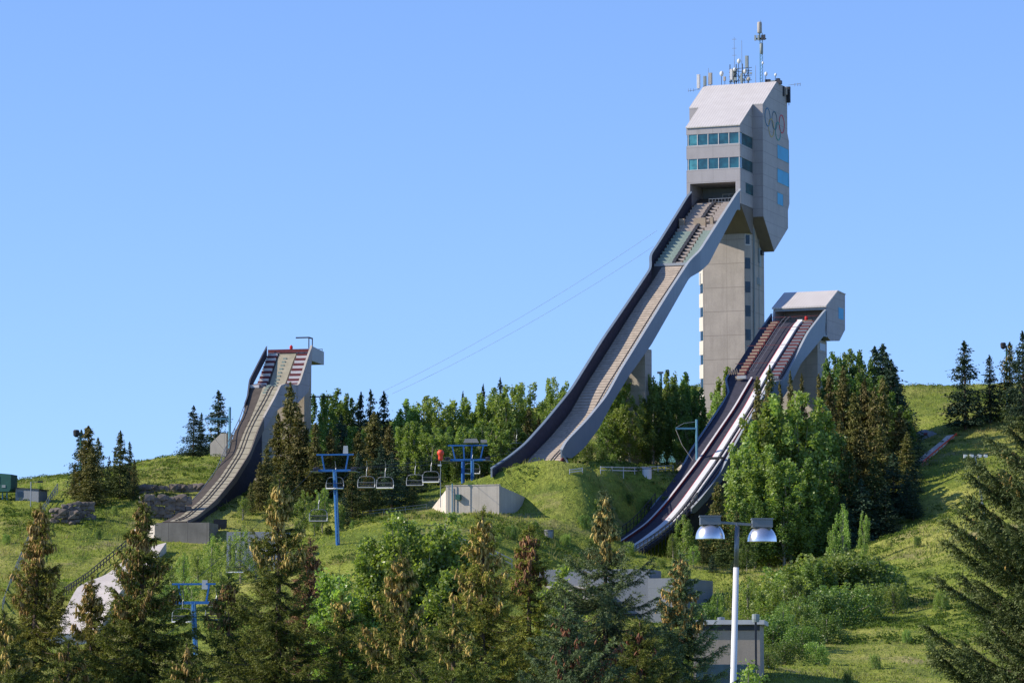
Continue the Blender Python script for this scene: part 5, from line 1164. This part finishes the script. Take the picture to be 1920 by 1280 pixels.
stand('beside the lower end of the right jump', 'trees beside the lower right jump', [('olive', 1345, 438, 908, 1.1), ('sapling', 1283, 438, 965, .9), ('sapling', 1262, 434, 1000, 1.0), ('spruce', 1318, 432, 985, .9), ('spruce', 1352, 430, 985, 1.1), ('spruce', 1382, 430, 960, 1.2), ('sapling', 1300, 428, 1020, 1.1), ('bush', 1240, 428, 1060, .8), ('darkpoplar', 1400, 425, 1000, .8), ('dark', 1335, 426, 1040, 1.0), ('dark', 1375, 424, 1050, 1.0)])
stand('on the slope behind the lamp', 'young trees behind the lamp', [('sapling', 1372, 355, 1092, .8), ('sapling', 1345, 350, 1105, .8), ('sapling', 1402, 352, 1080, .9), ('sapling', 1425, 350, 1110, .9), ('bush', 1320, 345, 1130, .9)])
stand('on the dark meadow edge right of the lamp', 'trees at the meadow edge', [('sapling', 1580, 408, 945, .62), ('sapling', 1620, 410, 958, .45), ('dark', 1586, 402, 1020, 1.1), ('sapling', 1562, 408, 985, .5)])
stand('in the thicket on the right slope', 'bushes in the right slope thicket', [('bush', 1470, 350, 1088, 1.08), ('bush', 1500, 356, 1063, 1.20), ('bush', 1535, 356, 1050, 1.20), ('bush', 1570, 358, 1038, 1.20), ('bush', 1605, 358, 1043, 1.20), ('bush', 1640, 360, 1053, 0.96), ('sapling', 1482, 352, 1072, 1.3), ('sapling', 1515, 354, 1052, 1.3), ('sapling', 1552, 356, 1040, 1.3), ('sapling', 1590, 357, 1042, 1.3), ('sapling', 1622, 358, 1052, 1.2), ('darkpoplar', 1600, 366, 1030, 1.2), ('darkpoplar', 1570, 362, 1036, 1.2), ('darkpoplar', 1625, 362, 1042, 1.1), ('darkpoplar', 1535, 352, 1050, 1.1), ('darkpoplar', 1500, 340, 1085, 1.1), ('bush', 1490, 330, 1128, 1.20), ('bush', 1530, 335, 1108, 1.20), ('bush', 1575, 340, 1098, 1.20), ('bush', 1615, 345, 1093, 1.08), ('bush', 1450, 318, 1153, 1.20), ('sapling', 1468, 322, 1130, 1.2), ('sapling', 1500, 326, 1120, 1.2), ('bush', 1505, 315, 1173, 1.20), ('bush', 1550, 322, 1153, 1.08), ('bush', 1470, 300, 1203, 1.20), ('bush', 1440, 290, 1223, 1.20), ('bush', 1530, 300, 1203, 0.96), ('bush', 1660, 362, 1068, 0.84), ('bush', 1675, 350, 1093, 0.72)])
stand('in the pale clump left of the blue lift tower', 'pale clump behind the middle lift tower', [('poplar', 572, 430, 918, .75), ('poplar', 605, 432, 915, .75), ('poplar', 590, 424, 950, .75), ('poplar', 640, 430, 945, .7), ('poplar', 560, 420, 975, .7), ('sapling', 660, 424, 975, 1.), ('sapling', 540, 420, 985, 1.), ('darkpoplar', 615, 420, 985, .7)])
stand('on the left slope below the small jump', 'young trees on the left slope', [('sapling', 322, 392, 1050, 1.), ('sapling', 345, 396, 1035, 1.), ('sapling', 372, 398, 1030, 1.), ('sapling', 398, 396, 1000, .9), ('sapling', 432, 392, 1005, .7), ('sapling', 452, 394, 985, .7), ('sapling', 415, 380, 1060, 1.), ('sapling', 360, 378, 1080, 1.1), ('sapling', 390, 382, 1070, 1.), ('bush', 330, 380, 1090, .9), ('sapling', 480, 394, 1010, .8), ('bush', 310, 375, 1110, .8)])
stand('on the far left slope', 'bushes on the far left slope', [('bush', 30, 400, 1080, .7), ('bush', 60, 385, 1150, .7), ('bush', 75, 468, 943, .4), ('bush', 215, 442, 985, .5), ('bush', 12, 425, 1015, .7), ('bush', 95, 400, 1090, .5), ('bush', 185, 430, 1000, .5)])
stand('on the grassy bank between bunker and right jump', 'bushes on the bank below the right jump', [('bush', x, hitD(x, y + 26), y, .75) for x, y in ((1095, 965), (1180, 925), (1215, 935), (1150, 985), (1200, 975), (1060, 1000), (960, 985), (1000, 975), (930, 1000), (1235, 960), (885, 905), (860, 905), (1110, 1010), (1180, 1015), (1125, 935), (1248, 930))])
stand('on the open right slope', 'bushes on the open right slope', [('bush', x, hitD(x, y + h_), y, w_) for x, y, h_, w_ in ((1690, 1075, 30, .5), (1765, 1105, 40, .6), (1815, 1090, 22, .5), (1700, 1180, 26, .6), (1640, 1225, 30, .6), (1850, 1150, 26, .6), (1745, 1200, 22, .6), (1655, 1050, 25, .5), (1720, 1010, 16, .6), (1800, 1000, 14, .6), (1590, 1255, 30, .5))])
# ---- rough grass and low scrub: nobody could count it
def in_view(n_, seed, y0=255, y1=605):
    r = np.random.default_rng(seed); D = y0 + (y1 - y0) * r.random(n_) ** 1.0; x = (r.random(n_) * 2100 - 90 - 960) * D / FPX; return x, D, r
x, D, r = in_view(170000, 11); z = gz_arr(x, D); nb = len(x)
pat = vnoise(x, D, 9, 6) + .5 * vnoise(x, D, 3, 7) + .5; hgt = (.08 + .22 * np.clip(pat + .2, 0, 1)) * np.clip((D - 150) / 250, .35, 1) * r.uniform(.6, 1.3, nb); a = r.random(nb) * 6.28; wd = .06 + .06 * r.random(nb)
V = np.stack([np.c_[x - np.cos(a) * wd, D - np.sin(a) * wd, z - .05], np.c_[x + np.cos(a) * wd, D + np.sin(a) * wd, z - .05], np.c_[x + r.normal(size=nb) * .14, D + r.normal(size=nb) * .14, z + hgt]], 1).reshape(-1, 3)
tn = np.clip(.75 - .65 * np.clip(pat, 0, 1) + vnoise(x, D, 30, 8) * .5 + r.normal(size=nb) * .13, 0, 1)
link('rough_grass', fastmesh('rough_grass', V, np.arange(3 * nb).reshape(-1, 3), M['grass'], np.repeat(tn, 3)), label='rough yellow green grass growing all over the hillside', cat='grass', kind='stuff')
x, D, r = in_view(26000, 12); k = (vnoise(x, D, 22, 9) + .8 * vnoise(x, D, 6, 10)) > .07; x, D = x[k], D[k]; z = gz_arr(x, D); per = 34
q = r.normal(size=(len(x), per, 3)); q /= np.linalg.norm(q, axis=2, keepdims=True); q[..., 2] = np.abs(q[..., 2]) * .8; s_ = (r.uniform(.2, .6, len(x)) + .45 * (r.random(len(x)) < .14))[:, None, None]
C = (np.stack([x, D, z], 1)[:, None] + q * s_ * np.array([1.2, 1.2, .8])).reshape(-1, 3); V, F_ = kites(C, q.reshape(-1, 3) + r.normal(size=(len(C), 3)) * .7, r.uniform(.16, .3, len(C)), .15, 13)
link('low_scrub', fastmesh('low_scrub', V, F_, M['shrub'], np.repeat(np.repeat(r.random(len(x)), per) * .7 + r.random(len(C)) * .3, 4)), label='low dark green scrub scattered in patches over the hillside', cat='scrub', kind='stuff')

x, D, r = in_view(60000, 21); k = (vnoise(x, D, 12, 31) + .8 * vnoise(x, D, 4, 32)) > .05; x, D = x[k], D[k]; z = gz_arr(x, D); nb = len(x)
a = r.random((nb, 3)) * 6.28; hh_ = r.uniform(.25, .75, nb) * np.clip((D - 150) / 250, .35, 1); o_ = r.normal(size=(nb, 3, 2)) * .14
V = np.stack([np.stack([x[:, None] + o_[..., 0] - np.cos(a) * .05, D[:, None] + o_[..., 1] - np.sin(a) * .05, np.broadcast_to(z[:, None] - .05, a.shape)], -1),
    np.stack([x[:, None] + o_[..., 0] + np.cos(a) * .05, D[:, None] + o_[..., 1] + np.sin(a) * .05, np.broadcast_to(z[:, None] - .05, a.shape)], -1),
    np.stack([x[:, None] + o_[..., 0] * 2.2, D[:, None] + o_[..., 1] * 2.2, z[:, None] + hh_[:, None] * r.uniform(.6, 1.1, (nb, 3))], -1)], 2).reshape(-1, 3)
tn = np.clip(.5 + 1.1 * vnoise(x, D, 16, 33) + r.normal(size=nb) * .18, 0, 1)
M['weeds'] = foliage('dry_weeds', (.07, .12, .025), (.40, .35, .16), .35)
link('tall_weeds', fastmesh('tall_weeds', V, np.arange(9 * nb).reshape(-1, 3), M['weeds'], np.repeat(tn, 9)), label='taller weeds and dry seed stalks standing in drifts on the hillside', cat='weeds', kind='stuff')
# ============================================================ FOREGROUND TREES
def fg_spruce(name, seed, H, slope, mat, cmat, ncone, depth=4.2, lean=0.0, full=1.0, rise=0.0, bushy=1.0, leader=.35, shoulder=0.0, cz=(0.0, 1.7), rmax=1.9):
    """close spruce: whorls of branches, side twigs with single needles, hanging cones; fine down to DEPTH below the tip, coarser below"""
    r = np.random.default_rng(seed); br = []
    d = leader * .5
    while d < depth:
        nb = int(r.integers(5, 8)); ph = r.random() * 6.28
        for k in range(nb): br.append((d + r.normal() * .04, ph + k * 6.28 / nb + r.normal() * .25))
        for k in range(3): br.append((d + r.uniform(.03, .2), r.random() * 6.28))
        d += r.uniform(.15, .23)
    br = np.array(br); dep = np.clip(br[:, 0], .02, None); az = br[:, 1]; n_ = len(br)
    Lb = (np.minimum(dep ** 1.25 * slope, rmax) * r.uniform(.55, 1.2, n_) + .07) * full
    if shoulder: Lb += np.clip((dep - shoulder) * 1.5, 0, .45) * r.uniform(.5, 1, n_)
    ups = rise + np.clip(.75 - dep * .55, -.28, .75) + r.normal(size=n_) * .08; cur = np.where(dep > 1.0, .28, -.05) / np.maximum(Lb, .3)
    def at(i, t):
        rr = Lb[i] * t; return np.c_[rr * np.cos(az[i]), rr * np.sin(az[i]), H - dep[i] + rr * ups[i] + cur[i] * rr * rr - .1 * np.sin(3.1 * t) * (dep[i] > .8)]
    nt_ = np.maximum(8, (Lb / .0115 * bushy).astype(int)); bi = np.repeat(np.arange(n_), nt_); t = r.random(len(bi)) ** .95; t = np.clip(t * 1.02, .04, 1.02)
    Pt = at(bi, t); od = np.c_[np.cos(az[bi]), np.sin(az[bi]), ups[bi] + 2 * cur[bi] * Lb[bi] * t]; od /= np.linalg.norm(od, axis=1, keepdims=True)
    lat = np.c_[-np.sin(az[bi]), np.cos(az[bi]), 0 * t] * np.where(r.random(len(bi)) < .5, -1, 1)[:, None]
    td = od * .75 + lat * r.uniform(.2, 1.0, len(bi))[:, None] + np.c_[0 * t, 0 * t, r.normal(size=len(bi)) * .3 - .34]; td /= np.linalg.norm(td, axis=1, keepdims=True)
    tl = bushy ** .45 * r.uniform(.07, .17, len(bi)) * (1.15 - .35 * t) * np.clip(.6 + dep[bi] * .4, .6, 1.25)
    # leader shoots
    k = 46; zt = r.random(k) * (leader + .25); Pt = np.r_[Pt, np.c_[np.zeros(k), np.zeros(k), H - zt + .02]]; td = np.r_[td, np.c_[r.normal(size=k) * .5, r.normal(size=k) * .5, np.full(k, .9)]]; tl = np.r_[tl, np.full(k, .07)]; tipn = np.r_[t, np.full(k, .6)]
    ne = 11; m = len(Pt); s = (np.arange(ne) / ne)[None] + r.random((m, ne)) * .08
    base = Pt[:, None] + td[:, None] * (tl[:, None] * s)[..., None]
    pr = r.normal(size=(m, ne, 3)); pr -= (pr * td[:, None]).sum(-1, keepdims=True) * td[:, None]; pr /= np.linalg.norm(pr, axis=-1, keepdims=True) + 1e-9
    nd = td[:, None] * .55 + pr * .85; ln = r.uniform(.026, .044, (m, ne, 1)); sd = np.cross(nd, r.normal(size=(m, ne, 3))); sd /= np.linalg.norm(sd, axis=-1, keepdims=True) + 1e-9
    nw = .0075 * (1.25 if bushy > 1 else 1); V = np.stack([base - sd * nw, base + sd * nw, base + nd * ln], 2).reshape(-1, 3)
    tn = np.clip(.18 + .62 * tipn[:, None] * s / .95 + r.normal(size=(m, 1)) * .16 + r.normal(size=(m, ne)) * .08, 0, 1)
    V[:, 0] += lean * (V[:, 2] - (H - depth)).clip(0) ** 1.3
    F_ = np.arange(len(V)).reshape(-1, 3)
    o = dict(H=H, crown=fastmesh('crown', V, F_, M[mat], np.repeat(tn.ravel(), 3)))
    # wood: trunk and branch axes, with a coarser skirt of boughs down to the ground
    b = MB(); L0 = lambda z: lean * max(0, z - (H - depth)) ** 1.3
    b.tube([(0, 0, -.5), (0, 0, H - depth)] + [(L0(z), 0, z) for z in np.linspace(H - depth, H, 7)[1:]], .075, 8, .012)
    for i in range(n_):
        if dep[i] < .25: continue
        p = at(np.array([i] * 4), np.array([0, .33, .66, .97])); p[:, 0] += [L0(z) for z in p[:, 2]]; b.tube([tuple(q) for q in p], .004 + .009 * min(1, Lb[i]), 3, .003, caps=False)
    tm = bpy.data.meshes.new('trunk'); tm.from_pydata(b.v, [], b.f); tm.materials.append(M['bark']); o['trunk'] = tm
    nlow = 5000; hz = r.uniform(1.0, H - depth, nlow); aa = r.random(nlow) * 6.28; RR = slope * (H - hz) ** .85 * .8 * r.random(nlow) ** .5
    lowC = np.c_[RR * np.cos(aa), RR * np.sin(aa), hz - .15 * RR]; LV, LF = kites(lowC, np.c_[np.cos(aa), np.sin(aa), -.5 + 0 * aa] + r.normal(size=(nlow, 3)) * .4, r.uniform(.15, .3, nlow), .06, seed)
    o['skirt'] = fastmesh('lower_boughs', LV, LF, M[mat], np.repeat(r.random(nlow), 4))
    # cones hang from the outer half of the upper branches
    ok = np.nonzero((dep > cz[0]) & (dep < cz[1]))[0]
    if ncone and len(ok):
        ncone = int(ncone * 1.9); tuft = ok[r.integers(0, len(ok), max(3, ncone // 11))]; ci = tuft[r.integers(0, len(tuft), ncone)]; tt = np.clip(r.beta(3, 1.6, ncone) * 1.05, .15, 1.05); Pc = at(ci, tt) + r.normal(size=(ncone, 3)) * .022; Pc[:, 2] -= .005
        Pc[:, 0] += lean * (Pc[:, 2] - (H - depth)).clip(0) ** 1.3
        kk_ = ncone // 4; zz_ = H - r.uniform(.12, .9, kk_); aa_ = r.random(kk_) * 6.28; q_ = .03 + .09 * (H - zz_) * r.uniform(.5, 1, kk_)
        if cz[0] < .3: Pc = np.r_[Pc, np.c_[q_ * np.cos(aa_) + lean * (zz_ - (H - depth)).clip(0) ** 1.3, q_ * np.sin(aa_), zz_]]
        CV, CF = ellip(Pc, .0165, .095, seed, 6); o['cones'] = fastmesh('cones', CV, CF, M[cmat], np.repeat(r.random(len(Pc)), 24), smooth=True)
    return o
def put_fg(o, px, top, D, label, name='spruce_tree', cat='spruce', group='foreground spruces', rz=0.0, sc_=1.0):
    p = P(px, top, D); g = gz(p[0], D); r_ = empty(name, (float(p[0]), D, p[2] - o['H'] * sc_), rz, label, cat, group); r_.scale = (sc_,) * 3
    link('trunk', o['trunk'], r_)
    link('crown', o['crown'], r_, kind='stuff')
    if 'skirt' in o: link('lower_boughs', o['skirt'], r_)
    if 'cones' in o: link('cones', o['cones'], r_, kind='stuff')
HH = lambda top, D, px=0: float(P(px, top, D)[2]) - gz(float(P(px, top, D)[0]), D)
FS = [  # label, px, top, D, slope, needles, cones, n cones, keywords
 ('spruce at far left with drooping clusters of tan cones and a reddish trunk', 62, 948, 56, .25, 'fg_olive', 'cones', 520, dict(cz=(.1, 1.6), lean=.02, rmax=.9)),
 ('tall pointed spruce in front of the pale ramp, hung with tan cones', 268, 932, 57, .27, 'fg_green', 'cones', 560, dict(cz=(.15, 1.9), bushy=1.25)),
 ('small coned spruce top just left of the tall one before the pale ramp', 172, 1083, 60, .30, 'fg_olive', 'cones', 160, dict(cz=(.1, .9))),
 ('narrow spruce with golden cone clusters on two drooping arms left of the lift tower', 524, 898, 55, .29, 'fg_green', 'cones', 420, dict(cz=(.1, 1.35), leader=.5, lean=.0)),
 ('rusty brown spruce top right behind the narrow one with golden clusters', 582, 1014, 66, .25, 'fg_red', 'cones_red', 260, dict(cz=(.1, 2.0), rmax=.6)),
 ('spruce with brown cones standing before the glossy poplar', 752, 1028, 54, .34, 'fg_green', 'cones', 420, dict(cz=(.1, 1.7))),
 ('bushy olive spruce with a thin golden coned tip in bottom centre', 905, 958, 56, .34, 'fg_olive', 'cones', 420, dict(cz=(.25, 1.5), leader=.45)),
 ('spruce with rust coloured cone bunches right of the bushy olive one', 992, 985, 58, .30, 'fg_olive', 'cones_red', 380, dict(cz=(.25, 1.1), leader=.3)),
 ('dense bluish spruce with golden coned tip before the grey terrace building', 1135, 925, 57, .24, 'fg_blue', 'cones', 260, dict(cz=(.1, 1.0), shoulder=1.0, leader=.2)),
 ('thin golden tipped spruce left of the double lamp before the grey wall block', 1276, 1040, 58, .36, 'fg_blue', 'cones', 330, dict(cz=(.1, 1.2), leader=.3)),
 ('big spruce at right edge with long boughs reaching left', 2002, 600, 46, .36, 'fg_dark', 'cones', 700, dict(cz=(.3, 3.2), depth=5.4, rmax=1.5, rise=.36, bushy=2.4)),
 ('low olive spruce filling the bottom left corner', 8, 1150, 50, .55, 'fg_green', 'cones', 120, dict(cz=(.1, .8), depth=2.6)),
 ('low olive spruce in the gap right of the pointed spruce at bottom left', 350, 1205, 53, .6, 'fg_green', 'cones', 60, dict(cz=(.1, .7), depth=2.2)),
 ('broad green spruce below the narrow golden clustered one', 430, 1080, 57, .5, 'fg_green', 'cones', 160, dict(cz=(.1, .8), depth=3)),
 ('broad green spruce between narrow golden clustered one and glossy poplar', 640, 1120, 56, .6, 'fg_green', 'cones', 100, dict(cz=(.1, .8), depth=3)),
 ('low bluish spruce at bottom beside the dense bluish one', 1060, 1130, 53, .6, 'fg_blue', 'cones_red', 90, dict(cz=(.2, 1.2), depth=2.6)),
 ('low olive spruce below the bushy olive one at bottom centre', 850, 1130, 50, .6, 'fg_green', 'cones', 100, dict(cz=(.1, .9), depth=2.6)),
 ('low dark spruce at the bottom just left of the lamp post', 1200, 1165, 54, .6, 'fg_green', 'cones_red', 60, dict(cz=(.2, 1.0), depth=2.4)),
 ('lowest dark spruce at bottom between the two left spruces', 128, 1205, 52, .55, 'fg_green', 'cones', 60, dict(cz=(.1, .8), depth=2.2)),
]
for i, (lb, px, top, D, slp, mt, cm, ncn, kw) in enumerate(FS):
    kw = dict(kw); kw.setdefault('depth', 3.9)
    put_fg(fg_spruce('fg', 100 + i, HH(top, D, px), slp, mt, cm, ncn, **kw), px, top, D, lb, rz=i * 1.9 if not kw.get('lean') else 0)
def fg_poplar(seed, H, tops, mat='poplar_fg', nleaf=40000, spread=.33, leaf=.066, depth=3.6):
    """glossy poplar near the camera: leafy shoots (dx, dy, drop below the highest tip)"""
    r = np.random.default_rng(seed); C = []; T_ = []; b = MB().tube([(0, 0, -.3), (0, 0, H - depth), (0, 0, H - depth * .55)], .12, 8, .05)
    for (dx, dy, dr) in tops:
        top = np.array([dx, dy, H - dr]); base = np.array([dx * .25, dy * .25, H - depth]); L = np.linalg.norm(top - base); b.tube([tuple(base), tuple((base + top) / 2 + [0, 0, .1]), tuple(top)], .035, 5, .006)
        m = int(nleaf * L / (len(tops) * 3)); k = max(6, int(L / .11))
        for j in range(k):
            f = (j + r.random()) / k; c0 = base + (top - base) * f; rr = spread * (1.15 - f) ** .7 * r.uniform(.5, 1.15) + .05; a = r.random() * 6.28; e = c0 + [rr * math.cos(a), rr * math.sin(a), .22 * rr]
            mm = int(m / k); s = r.random(mm) ** .7; Q = c0 + (e - c0) * s[:, None] + r.normal(size=(mm, 3)) * np.array([.075, .075, .07]) * (.6 + rr); C.append(Q); T_.append(np.clip(.5 + r.normal(size=mm) * .22, 0, 1))
            if j % 2 == 0: b.tube([tuple(c0), tuple(e)], .009, 3, .003, caps=False)
    C = np.concatenate(C); T_ = np.concatenate(T_); m = len(C); ln = r.uniform(.7, 1.2, m) * leaf; D_ = r.normal(size=(m, 3)) + [0, 0, -.5]
    V, F_ = kites(C, D_, ln, ln * .8, seed); tm = bpy.data.meshes.new('trunk'); tm.from_pydata(b.v, [], b.f); tm.materials.append(M['barkpale'])
    return dict(H=H, crown=fastmesh('crown', V, F_, M[mat], np.repeat(T_, 4)), trunk=tm)
rr = np.random.default_rng(3)
def tops(lst, top, D, cx, extra=0):
    s_ = D / FPX; o = []
    for (x, y) in lst:
        o.append(((x - cx) * s_, rr.normal() * .35, (y - top) * s_))
        for k in range(extra): o.append(((x - cx) * s_ + rr.normal() * .22, rr.normal() * .45, (y - top) * s_ + rr.uniform(.1, .9)))
    return o
put_fg(fg_poplar(201, HH(966, 63, 775), tops([(742, 966), (700, 1010), (775, 985), (838, 972), (872, 1015), (690, 1060), (810, 1005), (725, 1020), (862, 1060), (680, 1110), (780, 1050), (895, 1060), (765, 975), (815, 985), (700, 1090), (850, 1000)], 966, 63, 780, 3), nleaf=170000, spread=.42), 780, 966, 63, 'glossy bright green poplar rising among the front spruces at bottom centre', 'poplar_tree', 'poplar', None)
put_fg(fg_poplar(202, HH(1070, 62, 640), tops([(600, 1075), (640, 1085), (660, 1120), (620, 1110), (590, 1130)], 1070, 62, 630, 2), nleaf=32000), 630, 1070, 62, 'smaller glossy poplar behind the rusty brown spruce top', 'poplar_tree', 'poplar', None)
put_fg(fg_poplar(203, HH(1055, 61, 1060), tops([(1052, 1060), (1080, 1110), (1035, 1110), (1065, 1150), (1000, 1130), (1100, 1160)], 1055, 61, 1060, 1), nleaf=26000, spread=.2), 1060, 1055, 61, 'slim glossy poplar left of the dense bluish spruce', 'poplar_tree', 'poplar', None)
put_fg(fg_poplar(204, HH(1240, 48, 1405), tops([(1400, 1245), (1415, 1255)], 1240, 48, 1405, 1), nleaf=4000, spread=.15), 1405, 1240, 48, 'tip of a leafy shoot at the bottom right of the lamp post', 'poplar_tree', 'poplar', None)
